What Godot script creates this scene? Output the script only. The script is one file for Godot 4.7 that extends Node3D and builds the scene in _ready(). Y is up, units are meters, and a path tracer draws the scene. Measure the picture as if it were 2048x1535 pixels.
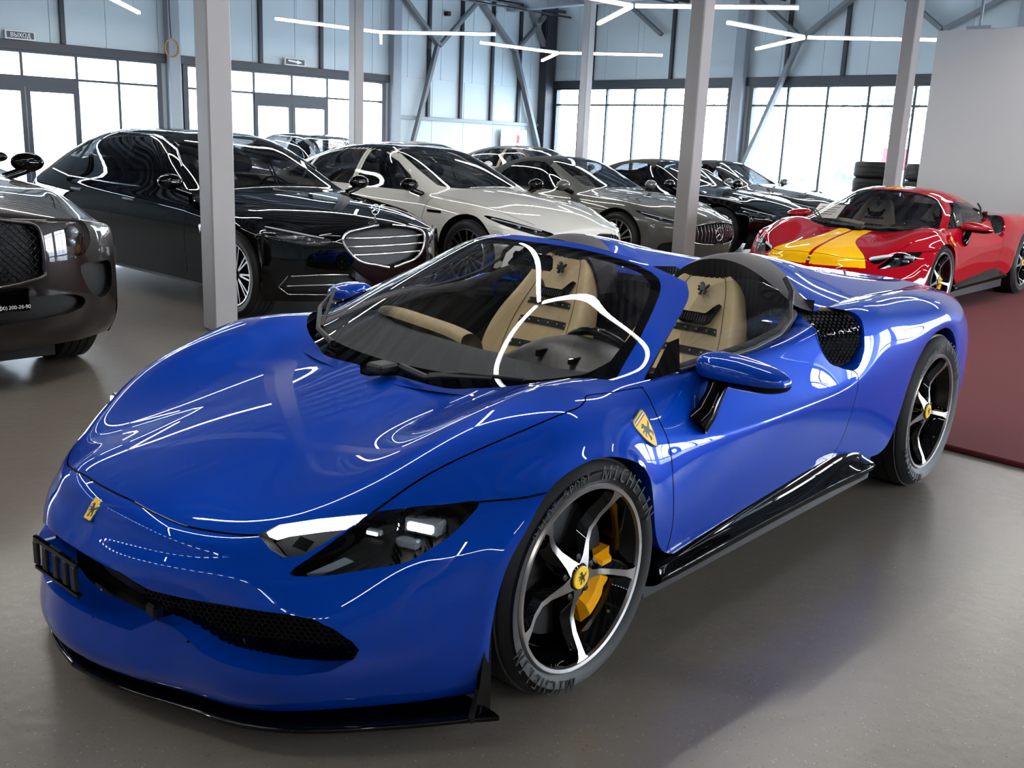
extends Node3D
# A car showroom: a blue open sports car in front, parked cars behind, a steel hall with two glazed walls.

var M := {}
var taken := {}

# ---------------------------------------------------------------- naming
func numbered(called: String) -> String:
	if not taken.has(called):
		taken[called] = 0
		return called
	taken[called] += 1
	return "%s_%03d" % [called, taken[called]]

func thing(called: String, label: String, category: String, at := Vector3.ZERO, turn := 0.0, group := "") -> Node3D:
	var o := Node3D.new()
	o.name = numbered(called)
	add_child(o)
	o.position = at
	o.rotation.y = turn
	tag(o, label, category, group)
	return o

func tag(o: Node, label: String, category: String, group := "") -> void:
	o.set_meta("label", label)
	o.set_meta("category", category)
	if group != "":
		o.set_meta("group", group)

func structure(o: Node, label := "") -> Node:
	o.set_meta("kind", "structure")
	if label != "":
		o.set_meta("label", label)
	return o

func node_of(mesh: Mesh, called: String, mat: Material, parent: Node = null) -> MeshInstance3D:
	var o := MeshInstance3D.new()
	o.mesh = mesh
	o.material_override = mat
	if parent == null:
		o.name = numbered(called)
		add_child(o)
	else:
		o.name = called
		parent.add_child(o, true)
	return o

# ---------------------------------------------------------------- triangle soups
func soup() -> Dictionary:
	return {"v": PackedVector3Array(), "n": PackedVector3Array(), "t": PackedVector2Array()}

func tri(S: Dictionary, a: Vector3, b: Vector3, c: Vector3, na: Vector3, nb: Vector3, nc: Vector3, ta := Vector2.ZERO, tb := Vector2.ZERO, tc := Vector2.ZERO) -> void:
	S.v.append(a); S.v.append(b); S.v.append(c)
	S.n.append(na); S.n.append(nb); S.n.append(nc)
	S.t.append(ta); S.t.append(tb); S.t.append(tc)

func flat(S: Dictionary, a: Vector3, b: Vector3, c: Vector3, out := Vector3.ZERO) -> void:
	var n := (b - a).cross(c - a).normalized()
	if n.dot(out) < 0.0:
		n = -n
	tri(S, a, b, c, n, n, n)

func quad(S: Dictionary, a: Vector3, b: Vector3, c: Vector3, d: Vector3, out := Vector3.ZERO) -> void:
	var n := (c - a).cross(d - b).normalized()
	if n.dot(out) < 0.0:
		n = -n
	tri(S, a, b, c, n, n, n, Vector2(0, 0), Vector2(1, 0), Vector2(1, 1))
	tri(S, a, c, d, n, n, n, Vector2(0, 0), Vector2(1, 1), Vector2(0, 1))

func join(S: Dictionary, T: Dictionary) -> void:
	S.v.append_array(T.v); S.n.append_array(T.n); S.t.append_array(T.t)

func mirrored(S: Dictionary) -> Dictionary:
	var R := soup()
	var v: PackedVector3Array = S.v.duplicate()
	var n: PackedVector3Array = S.n.duplicate()
	for i in v.size():
		v[i] = Vector3(v[i].x, v[i].y, -v[i].z)
		n[i] = Vector3(n[i].x, n[i].y, -n[i].z)
	R.v = v; R.n = n; R.t = S.t.duplicate()
	return R

func both(S: Dictionary) -> Dictionary:
	var R := mirrored(S)
	join(R, S)
	return R

func moved(S: Dictionary, T: Transform3D) -> Dictionary:
	var R := soup()
	var v: PackedVector3Array = S.v.duplicate()
	var n: PackedVector3Array = S.n.duplicate()
	var nb := T.basis.inverse().transposed()
	for i in v.size():
		v[i] = T * v[i]
		n[i] = (nb * n[i]).normalized()
	R.v = v; R.n = n; R.t = S.t.duplicate()
	return R

func pushed(S: Dictionary, by: float) -> Dictionary:
	var R := soup()
	var v: PackedVector3Array = S.v.duplicate()
	for i in v.size():
		v[i] += S.n[i] * by
	R.v = v; R.n = S.n.duplicate(); R.t = S.t.duplicate()
	return R

func mesh_of(S: Dictionary) -> ArrayMesh:
	var v: PackedVector3Array = S.v
	var n: PackedVector3Array = S.n
	var count := v.size() / 3
	var idx := PackedInt32Array()
	idx.resize(count * 3)
	for k in count:
		var i := k * 3
		var g := (v[i + 2] - v[i]).cross(v[i + 1] - v[i])
		idx[i] = i
		if g.dot(n[i] + n[i + 1] + n[i + 2]) >= 0.0:
			idx[i + 1] = i + 1; idx[i + 2] = i + 2
		else:
			idx[i + 1] = i + 2; idx[i + 2] = i + 1
	var arr := []
	arr.resize(Mesh.ARRAY_MAX)
	arr[Mesh.ARRAY_VERTEX] = v
	arr[Mesh.ARRAY_NORMAL] = n
	arr[Mesh.ARRAY_TEX_UV] = S.t
	arr[Mesh.ARRAY_INDEX] = idx
	var m := ArrayMesh.new()
	m.add_surface_from_arrays(Mesh.PRIMITIVE_TRIANGLES, arr)
	return m

func put(S: Dictionary, called: String, mat: Material, parent: Node = null) -> MeshInstance3D:
	if S.v.size() == 0:
		return null
	return node_of(mesh_of(S), called, mat, parent)

# smooth normals for a soup by position, faces that differ by more than the crease angle stay apart
func smoothed(S: Dictionary, crease_deg := 40.0) -> Dictionary:
	var lim := cos(deg_to_rad(crease_deg))
	var at := {}
	var v: PackedVector3Array = S.v
	var cnt := v.size() / 3
	var fn := PackedVector3Array()
	fn.resize(cnt)
	for k in cnt:
		var g := (v[k * 3 + 2] - v[k * 3]).cross(v[k * 3 + 1] - v[k * 3])
		if g.dot(S.n[k * 3]) < 0.0:
			g = -g
		fn[k] = g
		for j in 3:
			var key := Vector3i((v[k * 3 + j] * 20000.0).round())
			if not at.has(key):
				at[key] = PackedInt32Array()
			at[key].append(k)
	var n := PackedVector3Array()
	n.resize(v.size())
	for k in cnt:
		var f := fn[k].normalized()
		for j in 3:
			var key := Vector3i((v[k * 3 + j] * 20000.0).round())
			var sum := Vector3.ZERO
			for o in at[key]:
				if f.dot(fn[o].normalized()) >= lim:
					sum += fn[o]
			n[k * 3 + j] = sum.normalized() if sum.length_squared() > 0.0 else f
	return {"v": v, "n": n, "t": S.t}

# ---------------------------------------------------------------- shapes
func box(S: Dictionary, lo: Vector3, hi: Vector3, T := Transform3D()) -> void:
	var p := []
	for i in 8:
		p.append(T * Vector3(hi.x if i & 1 else lo.x, hi.y if i & 2 else lo.y, hi.z if i & 4 else lo.z))
	var mid: Vector3 = T * ((lo + hi) * 0.5)
	for f in [[0, 1, 3, 2], [4, 5, 7, 6], [0, 1, 5, 4], [2, 3, 7, 6], [0, 2, 6, 4], [1, 3, 7, 5]]:
		var c: Vector3 = (p[f[0]] + p[f[2]]) * 0.5
		quad(S, p[f[0]], p[f[1]], p[f[2]], p[f[3]], c - mid)

# a box with chamfered edges
func cbox(S: Dictionary, lo: Vector3, hi: Vector3, ch: float, T := Transform3D()) -> void:
	var mid := (lo + hi) * 0.5
	var h := (hi - lo) * 0.5
	ch = minf(ch, minf(h.x, minf(h.y, h.z)) * 0.95)
	var P := {}
	for sx in [-1, 1]:
		for sy in [-1, 1]:
			for sz in [-1, 1]:
				var s := Vector3(sx, sy, sz)
				var c := mid + s * h
				P[Vector4i(sx, sy, sz, 0)] = T * (c - Vector3(0, s.y, s.z) * ch)
				P[Vector4i(sx, sy, sz, 1)] = T * (c - Vector3(s.x, 0, s.z) * ch)
				P[Vector4i(sx, sy, sz, 2)] = T * (c - Vector3(s.x, s.y, 0) * ch)
	var o: Vector3 = T * mid
	for s in [-1, 1]:
		var q := [[-1, -1], [1, -1], [1, 1], [-1, 1]]
		var a := []; var b := []; var c := []
		for k in q:
			a.append(P[Vector4i(s, k[0], k[1], 0)])
			b.append(P[Vector4i(k[0], s, k[1], 1)])
			c.append(P[Vector4i(k[0], k[1], s, 2)])
		for r in [a, b, c]:
			quad(S, r[0], r[1], r[2], r[3], (r[0] + r[2]) * 0.5 - o)
	for s in [-1, 1]:
		for t in [-1, 1]:
			for pr in [[Vector4i(-1, s, t, 1), Vector4i(1, s, t, 1), Vector4i(1, s, t, 2), Vector4i(-1, s, t, 2)], [Vector4i(s, -1, t, 0), Vector4i(s, 1, t, 0), Vector4i(s, 1, t, 2), Vector4i(s, -1, t, 2)], [Vector4i(s, t, -1, 0), Vector4i(s, t, 1, 0), Vector4i(s, t, 1, 1), Vector4i(s, t, -1, 1)]]:
				quad(S, P[pr[0]], P[pr[1]], P[pr[2]], P[pr[3]], (P[pr[0]] + P[pr[2]]) * 0.5 - o)
	for sx in [-1, 1]:
		for sy in [-1, 1]:
			for sz in [-1, 1]:
				var a: Vector3 = P[Vector4i(sx, sy, sz, 0)]
				flat(S, a, P[Vector4i(sx, sy, sz, 1)], P[Vector4i(sx, sy, sz, 2)], a - o)

# tube of radius r (or array of radii) along points
func tube(S: Dictionary, pts: Array, r, seg := 8, closed := false, caps := true) -> void:
	var n := pts.size()
	var rings := []
	var nrm := []
	var up := Vector3.UP
	var prev := Vector3.ZERO
	for i in n:
		var a: Vector3 = pts[(i - 1 + n) % n] if closed or i > 0 else pts[0]
		var b: Vector3 = pts[(i + 1) % n] if closed or i < n - 1 else pts[n - 1]
		var d := (b - a).normalized()
		var side := d.cross(up)
		if i == 0:
			if side.length() < 0.2:
				side = d.cross(Vector3.RIGHT)
		else:
			side = prev - d * prev.dot(d)
		side = side.normalized()
		prev = side
		var oth := d.cross(side)
		var rr: float = r[i] if r is Array else r
		var ring := PackedVector3Array(); var nn := PackedVector3Array()
		for k in seg:
			var an := TAU * k / seg
			var e := side * cos(an) + oth * sin(an)
			nn.append(e)
			ring.append(pts[i] + e * rr)
		rings.append(ring); nrm.append(nn)
	for i in (n if closed else n - 1):
		var j := (i + 1) % n
		for k in seg:
			var l := (k + 1) % seg
			tri(S, rings[i][k], rings[j][k], rings[j][l], nrm[i][k], nrm[j][k], nrm[j][l])
			tri(S, rings[i][k], rings[j][l], rings[i][l], nrm[i][k], nrm[j][l], nrm[i][l])
	if caps and not closed:
		for e in [0, n - 1]:
			var out: Vector3 = pts[e] - pts[1 if e == 0 else n - 2]
			for k in seg:
				flat(S, pts[e], rings[e][k], rings[e][(k + 1) % seg], out)

# profile [r, z] turned round the z axis (z points out of the wheel)
func lathe(S: Dictionary, prof: Array, seg := 48, a0 := 0.0, a1 := TAU, crease := 35.0) -> void:
	var m := prof.size()
	var nn := []
	for i in m - 1:
		var d: Vector2 = prof[i + 1] - prof[i]
		nn.append(Vector2(d.y, -d.x).normalized())
	var lim := cos(deg_to_rad(crease))
	for i in m - 1:
		var n0: Vector2 = nn[i]
		var n1: Vector2 = nn[i]
		if i > 0 and nn[i - 1].dot(nn[i]) > lim:
			n0 = (nn[i - 1] + nn[i]).normalized()
		if i < m - 2 and nn[i + 1].dot(nn[i]) > lim:
			n1 = (nn[i + 1] + nn[i]).normalized()
		var p0: Vector2 = prof[i]
		var p1: Vector2 = prof[i + 1]
		for k in seg:
			var t0 := a0 + (a1 - a0) * k / seg
			var t1 := a0 + (a1 - a0) * (k + 1) / seg
			var e0 := Vector3(cos(t0), sin(t0), 0)
			var e1 := Vector3(cos(t1), sin(t1), 0)
			var z := Vector3(0, 0, 1)
			var a := e0 * p0.x + z * p0.y
			var b := e0 * p1.x + z * p1.y
			var c := e1 * p1.x + z * p1.y
			var d := e1 * p0.x + z * p0.y
			var na := e0 * n0.x + z * n0.y
			var nb := e0 * n1.x + z * n1.y
			var nc := e1 * n1.x + z * n1.y
			var nd := e1 * n0.x + z * n0.y
			var u0 := float(k) / seg
			var u1 := float(k + 1) / seg
			if p1.x > 1e-5:
				tri(S, a, b, c, na, nb, nc, Vector2(u0, float(i) / m), Vector2(u0, float(i + 1) / m), Vector2(u1, float(i + 1) / m))
			if p0.x > 1e-5:
				tri(S, a, c, d, na, nc, nd, Vector2(u0, float(i) / m), Vector2(u1, float(i + 1) / m), Vector2(u1, float(i) / m))

# flat outline in x,y pushed along z from z0 to z1, front face chamfered
func plate(S: Dictionary, outline: PackedVector2Array, z0: float, z1: float, T := Transform3D(), ch := 0.0) -> void:
	var pts := outline
	if not Geometry2D.is_polygon_clockwise(pts):
		pts = pts.duplicate()
		pts.reverse()
	var idx := Geometry2D.triangulate_polygon(pts)
	var top := pts
	if ch > 0.0:
		var ins := Geometry2D.offset_polygon(pts, -ch)
		if ins.size() == 1 and ins[0].size() == pts.size():
			top = ins[0]
			# match the start
			var best := 0
			for i in top.size():
				if top[i].distance_squared_to(pts[0]) < top[best].distance_squared_to(pts[0]):
					best = i
			var sh := PackedVector2Array()
			for i in top.size():
				sh.append(top[(best + i) % top.size()])
			if Geometry2D.is_polygon_clockwise(sh) != Geometry2D.is_polygon_clockwise(pts):
				sh = pts
			top = sh
		else:
			ch = 0.0
	var zs := signf(z1 - z0)
	var idt := Geometry2D.triangulate_polygon(top)
	for i in range(0, idt.size(), 3):
		var a := top[idt[i]]; var b := top[idt[i + 1]]; var c := top[idt[i + 2]]
		flat(S, T * Vector3(a.x, a.y, z1), T * Vector3(b.x, b.y, z1), T * Vector3(c.x, c.y, z1), T.basis * Vector3(0, 0, zs))
	for i in range(0, idx.size(), 3):
		var a := pts[idx[i]]; var b := pts[idx[i + 1]]; var c := pts[idx[i + 2]]
		flat(S, T * Vector3(a.x, a.y, z0), T * Vector3(b.x, b.y, z0), T * Vector3(c.x, c.y, z0), T.basis * Vector3(0, 0, -zs))
	var m := pts.size()
	var zc := z1 - zs * ch
	for i in m:
		var a := pts[i]; var b := pts[(i + 1) % m]
		var o := Vector3(-(b - a).y, (b - a).x, 0)
		if ch > 0.0:
			var a2 := top[i]; var b2 := top[(i + 1) % m]
			quad(S, T * Vector3(a.x, a.y, zc), T * Vector3(b.x, b.y, zc), T * Vector3(b2.x, b2.y, z1), T * Vector3(a2.x, a2.y, z1), T.basis * (o.normalized() + Vector3(0, 0, zs)))
		quad(S, T * Vector3(a.x, a.y, z0), T * Vector3(b.x, b.y, z0), T * Vector3(b.x, b.y, zc), T * Vector3(a.x, a.y, zc), T.basis * o)

func ball(S: Dictionary, c: Vector3, r: Vector3, T := Transform3D(), nu := 12, nv := 8) -> void:
	for i in nv:
		for k in nu:
			var q := []
			for d in [[0, 0], [1, 0], [1, 1], [0, 1]]:
				var th: float = PI * (i + d[0]) / nv
				var ph: float = TAU * (k + d[1]) / nu
				q.append(Vector3(sin(th) * cos(ph), cos(th), sin(th) * sin(ph)))
			var p := []
			var n := []
			for e in q:
				p.append(T * (c + e * r))
				n.append((T.basis * (e / r)).normalized())
			if i < nv - 1:
				tri(S, p[0], p[1], p[2], n[0], n[1], n[2])
			if i > 0:
				tri(S, p[0], p[2], p[3], n[0], n[2], n[3])

# ---------------------------------------------------------------- spline surfaces
func v3(a: Array) -> Vector3:  # tables hold [s, l, h]: back, left, up
	return Vector3(a[0], a[2], a[1])

func net_of(rows: Array) -> Array:
	var out := []
	for r in rows:
		var q := PackedVector3Array()
		for a in r:
			q.append(v3(a))
		out.append(q)
	return out

func line_at(p: PackedVector3Array, i: int, sym: bool) -> Vector3:
	var n := p.size()
	if i < 0:
		if sym:
			return Vector3(p[1].x, p[1].y, -p[1].z)
		return p[0] * 2.0 - p[1]
	if i >= n:
		return p[n - 1] * 2.0 - p[n - 2]
	return p[i]

# control points whose cubic B-spline runs (nearly) through the given ones
func fitted(p: PackedVector3Array, sym: bool, times := 3) -> PackedVector3Array:
	var q := p.duplicate()
	for t in times:
		var r := q.duplicate()
		for i in p.size():
			var s := (line_at(q, i - 1, sym) + q[i] * 4.0 + line_at(q, i + 1, sym)) / 6.0
			r[i] = q[i] + (p[i] - s)
		q = r
	return q

func spline(q: PackedVector3Array, per: int, sym: bool) -> PackedVector3Array:
	var out := PackedVector3Array()
	var n := q.size()
	for i in n - 1:
		var a := line_at(q, i - 1, sym)
		var b := q[i]
		var c := q[i + 1]
		var d := line_at(q, i + 2, sym)
		for k in per:
			var t := float(k) / per
			var t2 := t * t
			var t3 := t2 * t
			out.append((a * (1.0 - 3.0 * t + 3.0 * t2 - t3) + b * (4.0 - 6.0 * t2 + 3.0 * t3) + c * (1.0 + 3.0 * t + 3.0 * t2 - 3.0 * t3) + d * t3) / 6.0)
	out.append((line_at(q, n - 2, sym) + q[n - 1] * 4.0 + line_at(q, n, sym)) / 6.0)
	return out

# tensor surface: net[column][row]; rows run outwards from the centre line when sym. Returns {g: grid of points, n: normals}
func surface(net: Array, pu: int, pv: int, sym: bool, fit := 3) -> Dictionary:
	var C := net.size()
	var Rn: int = net[0].size()
	var cols := []
	for c in C:
		cols.append(fitted(net[c], sym, fit))
	var lines := []   # per row, along u
	for r in Rn:
		var p := PackedVector3Array()
		for c in C:
			p.append(cols[c][r])
		lines.append(spline(fitted(p, false, fit), pu, false))
	var U: int = lines[0].size()
	var g := []
	for u in U:
		var p := PackedVector3Array()
		for r in Rn:
			p.append(lines[r][u])
		g.append(spline(p, pv, sym))
	var V: int = g[0].size()
	var nn := []
	for u in U:
		var row := PackedVector3Array()
		row.resize(V)
		for v in V:
			var du: Vector3 = g[mini(u + 1, U - 1)][v] - g[maxi(u - 1, 0)][v]
			var dv: Vector3
			if v == 0 and sym:
				dv = Vector3(0, 0, 1)
			else:
				dv = g[u][mini(v + 1, V - 1)] - g[u][maxi(v - 1, 0)]
			var n := dv.cross(du)
			row[v] = n.normalized()
			if v == 0 and sym:
				row[v] = Vector3(row[v].x, row[v].y, 0).normalized()
		nn.append(row)
	return {"g": g, "n": nn, "U": U, "V": V}

func soup_of(F: Dictionary, turn := 1.0) -> Dictionary:
	var S := soup()
	var U: int = F.U
	var V: int = F.V
	var cnt := (U - 1) * (V - 1) * 6
	var v := PackedVector3Array(); v.resize(cnt)
	var n := PackedVector3Array(); n.resize(cnt)
	var t := PackedVector2Array(); t.resize(cnt)
	var i := 0
	for a in U - 1:
		var g0: PackedVector3Array = F.g[a]
		var g1: PackedVector3Array = F.g[a + 1]
		var n0: PackedVector3Array = F.n[a]
		var n1: PackedVector3Array = F.n[a + 1]
		for b in V - 1:
			var ta := Vector2(float(a) / (U - 1), float(b) / (V - 1))
			var tc := Vector2(float(a + 1) / (U - 1), float(b + 1) / (V - 1))
			v[i] = g0[b]; v[i + 1] = g1[b]; v[i + 2] = g1[b + 1]
			v[i + 3] = g0[b]; v[i + 4] = g1[b + 1]; v[i + 5] = g0[b + 1]
			n[i] = n0[b] * turn; n[i + 1] = n1[b] * turn; n[i + 2] = n1[b + 1] * turn
			n[i + 3] = n0[b] * turn; n[i + 4] = n1[b + 1] * turn; n[i + 5] = n0[b + 1] * turn
			t[i] = ta; t[i + 1] = Vector2(tc.x, ta.y); t[i + 2] = tc
			t[i + 3] = ta; t[i + 4] = tc; t[i + 5] = Vector2(ta.x, tc.y)
			i += 6
	S.v = v; S.n = n; S.t = t
	return S

# ---------------------------------------------------------------- cutting a soup with outlines
const SIDE := 0
const TOP := 1
const FRONT := 2
const UV := 3

func smooth2(pts: Array, closed := true, per := 6) -> PackedVector2Array:
	var out := PackedVector2Array()
	var n := pts.size()
	for i in (n if closed else n - 1):
		var p := []
		for d in [-1, 0, 1, 2]:
			var j: int = i + d
			j = (j % n + n) % n if closed else clampi(j, 0, n - 1)
			p.append(Vector2(pts[j][0], pts[j][1]))
		for k in per:
			var t := float(k) / per
			out.append(p[1] * 1.0 + (p[2] - p[0]) * (0.5 * t) + (p[0] * 2.0 - p[1] * 5.0 + p[2] * 4.0 - p[3]) * (0.5 * t * t) + (p[1] * 3.0 - p[0] - p[2] * 3.0 + p[3]) * (0.5 * t * t * t))
	if not closed:
		out.append(Vector2(pts[n - 1][0], pts[n - 1][1]))
	return out

func straight2(pts: Array) -> PackedVector2Array:
	var out := PackedVector2Array()
	for p in pts:
		out.append(Vector2(p[0], p[1]))
	return out

func rounded2(pts: Array, r: float, seg := 4) -> PackedVector2Array:
	var out := PackedVector2Array()
	var n := pts.size()
	for i in n:
		var p := Vector2(pts[i][0], pts[i][1])
		var a := Vector2(pts[(i + n - 1) % n][0], pts[(i + n - 1) % n][1])
		var b := Vector2(pts[(i + 1) % n][0], pts[(i + 1) % n][1])
		var ra := minf(r, (a - p).length() * 0.45)
		var rb := minf(r, (b - p).length() * 0.45)
		var p0 := p + (a - p).normalized() * ra
		var p2 := p + (b - p).normalized() * rb
		for k in seg + 1:
			var t := float(k) / seg
			out.append(p0.lerp(p, t).lerp(p.lerp(p2, t), t))
	return out

func convex(outline: PackedVector2Array) -> Array:
	var parts := Geometry2D.decompose_polygon_in_convex(outline)
	var out := []
	for q in parts:
		if Geometry2D.is_polygon_clockwise(q):
			q.reverse()
		out.append(q)
	return out

# a thin band of width w along a line, as convex pieces
func band(line: PackedVector2Array, w: float, closed := false) -> Array:
	var out := []
	var n := line.size()
	for i in (n if closed else n - 1):
		var a := line[i]; var b := line[(i + 1) % n]
		if a.distance_to(b) < 1e-5:
			continue
		var d := (b - a).normalized()
		var o := Vector2(-d.y, d.x) * w * 0.5
		var e := d * w * 0.2
		var q := PackedVector2Array([a - e - o, b + e - o, b + e + o, a - e + o])
		if Geometry2D.is_polygon_clockwise(q):
			q.reverse()
		out.append(q)
	return out

func flat_of(p: Vector3, t: Vector2, plane: int) -> Vector2:
	if plane == SIDE:
		return Vector2(p.x, p.y)
	if plane == TOP:
		return Vector2(p.x, p.z)
	if plane == FRONT:
		return Vector2(p.z, p.y)
	return t

# returns [inside, outside]; only triangles whose middle lies in the box are touched
func cut(S: Dictionary, plane: int, pieces: Array, where := AABB(Vector3(-50, -50, -50), Vector3(100, 100, 100))) -> Array:
	var ins := soup()
	var outs := soup()
	var v: PackedVector3Array = S.v
	var n: PackedVector3Array = S.n
	var t: PackedVector2Array = S.t
	var bounds := []
	var all := Rect2(pieces[0][0], Vector2.ZERO)
	for q in pieces:
		var r := Rect2(q[0], Vector2.ZERO)
		for p in q:
			r = r.expand(p)
		bounds.append(r)
		all = all.merge(r)
	var ov := PackedVector3Array(); var on := PackedVector3Array(); var ot := PackedVector2Array()
	for k in range(0, v.size(), 3):
		var a := v[k]; var b := v[k + 1]; var c := v[k + 2]
		var touch := false
		if where.has_point((a + b + c) / 3.0):
			var qa := flat_of(a, t[k], plane)
			var qb := flat_of(b, t[k + 1], plane)
			var qc := flat_of(c, t[k + 2], plane)
			var lo := Vector2(minf(qa.x, minf(qb.x, qc.x)), minf(qa.y, minf(qb.y, qc.y)))
			var hi := Vector2(maxf(qa.x, maxf(qb.x, qc.x)), maxf(qa.y, maxf(qb.y, qc.y)))
			if lo.x < all.end.x and hi.x > all.position.x and lo.y < all.end.y and hi.y > all.position.y:
				var todo := [[[a, n[k], t[k], qa], [b, n[k + 1], t[k + 1], qb], [c, n[k + 2], t[k + 2], qc]]]
				for w in pieces.size():
					var r: Rect2 = bounds[w]
					if lo.x >= r.end.x or hi.x <= r.position.x or lo.y >= r.end.y or hi.y <= r.position.y:
						continue
					touch = true
					var left := []
					for piece in todo:
						var rest: Array = piece
						var gone := []
						var q: PackedVector2Array = pieces[w]
						var m := q.size()
						for e in m:
							if rest.size() < 3:
								break
							var p0 := q[e]
							var dir := q[(e + 1) % m] - p0
							var inn := []
							var out := []
							var cnt := rest.size()
							for i in cnt:
								var A: Array = rest[i]
								var B: Array = rest[(i + 1) % cnt]
								var da: float = dir.cross(A[3] - p0)
								var db: float = dir.cross(B[3] - p0)
								if da >= 0.0:
									inn.append(A)
								else:
									out.append(A)
								if (da > 0.0 and db < 0.0) or (da < 0.0 and db > 0.0):
									var f := da / (da - db)
									var X := [A[0].lerp(B[0], f), A[1].lerp(B[1], f), A[2].lerp(B[2], f), A[3].lerp(B[3], f)]
									inn.append(X)
									out.append(X)
							if out.size() >= 3:
								gone.append(out)
							rest = inn
						if rest.size() >= 3:
							fan(ins, rest)
							left.append_array(gone)
						else:
							left.append(piece)
					todo = left
				if touch:
					for piece in todo:
						fan(outs, piece)
		if not touch:
			ov.append(a); ov.append(b); ov.append(c)
			on.append(n[k]); on.append(n[k + 1]); on.append(n[k + 2])
			ot.append(t[k]); ot.append(t[k + 1]); ot.append(t[k + 2])
	ov.append_array(outs.v); on.append_array(outs.n); ot.append_array(outs.t)
	return [ins, {"v": ov, "n": on, "t": ot}]

func fan(S: Dictionary, p: Array) -> void:
	for i in range(1, p.size() - 1):
		var a: Vector3 = p[0][0]; var b: Vector3 = p[i][0]; var c: Vector3 = p[i + 1][0]
		if (b - a).cross(c - a).length_squared() < 1e-14:
			continue
		tri(S, a, b, c, p[0][1].normalized(), p[i][1].normalized(), p[i + 1][1].normalized(), p[0][2], p[i][2], p[i + 1][2])

# picks the triangles whose middle lies inside an outline: [inside, outside]
func pick(S: Dictionary, plane: int, outline: PackedVector2Array, where := AABB(Vector3(-50, -50, -50), Vector3(100, 100, 100))) -> Array:
	var A := soup(); var B := soup()
	for k in range(0, S.v.size(), 3):
		var m: Vector3 = (S.v[k] + S.v[k + 1] + S.v[k + 2]) / 3.0
		var tm: Vector2 = (S.t[k] + S.t[k + 1] + S.t[k + 2]) / 3.0
		var D := A if where.has_point(m) and Geometry2D.is_point_in_polygon(flat_of(m, tm, plane), outline) else B
		for j in 3:
			D.v.append(S.v[k + j]); D.n.append(S.n[k + j]); D.t.append(S.t[k + j])
	return [A, B]

# walls that run inwards from the open edge of a cut-out piece
func walls(S: Dictionary, depth: float, dir := Vector3.ZERO, plane := -1, outline := PackedVector2Array()) -> Dictionary:
	var edges := {}
	var v: PackedVector3Array = S.v
	var key := PackedVector3Array()
	key.resize(v.size())
	for i in v.size():
		key[i] = (v[i] * 4000.0).round()
	for k in range(0, v.size(), 3):
		for j in 3:
			var i := k + j
			var l := k + (j + 1) % 3
			if key[i] == key[l] or (absf(v[i].z) < .002 and absf(v[l].z) < .002):
				continue
			var e = [key[i], key[l]]
			var f = [key[l], key[i]]
			if edges.has(f):
				edges.erase(f)
			elif edges.has(e):
				edges.erase(e)
			else:
				edges[e] = [i, l]
	var W := soup()
	for e in edges.values():
		var a := v[e[0]]; var b := v[e[1]]
		if plane >= 0:
			var q := flat_of((a + b) * .5, Vector2.ZERO, plane)
			var near := 1.0
			for i in outline.size():
				near = minf(near, q.distance_to(Geometry2D.get_closest_point_to_segment(q, outline[i], outline[(i + 1) % outline.size()])))
			if near > .002:
				continue
		var da: Vector3 = -S.n[e[0]] * depth if dir == Vector3.ZERO else dir * depth
		var db: Vector3 = -S.n[e[1]] * depth if dir == Vector3.ZERO else dir * depth
		quad(W, a, b, b + db, a + da)
	return smoothed(W, 50.0)
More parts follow.
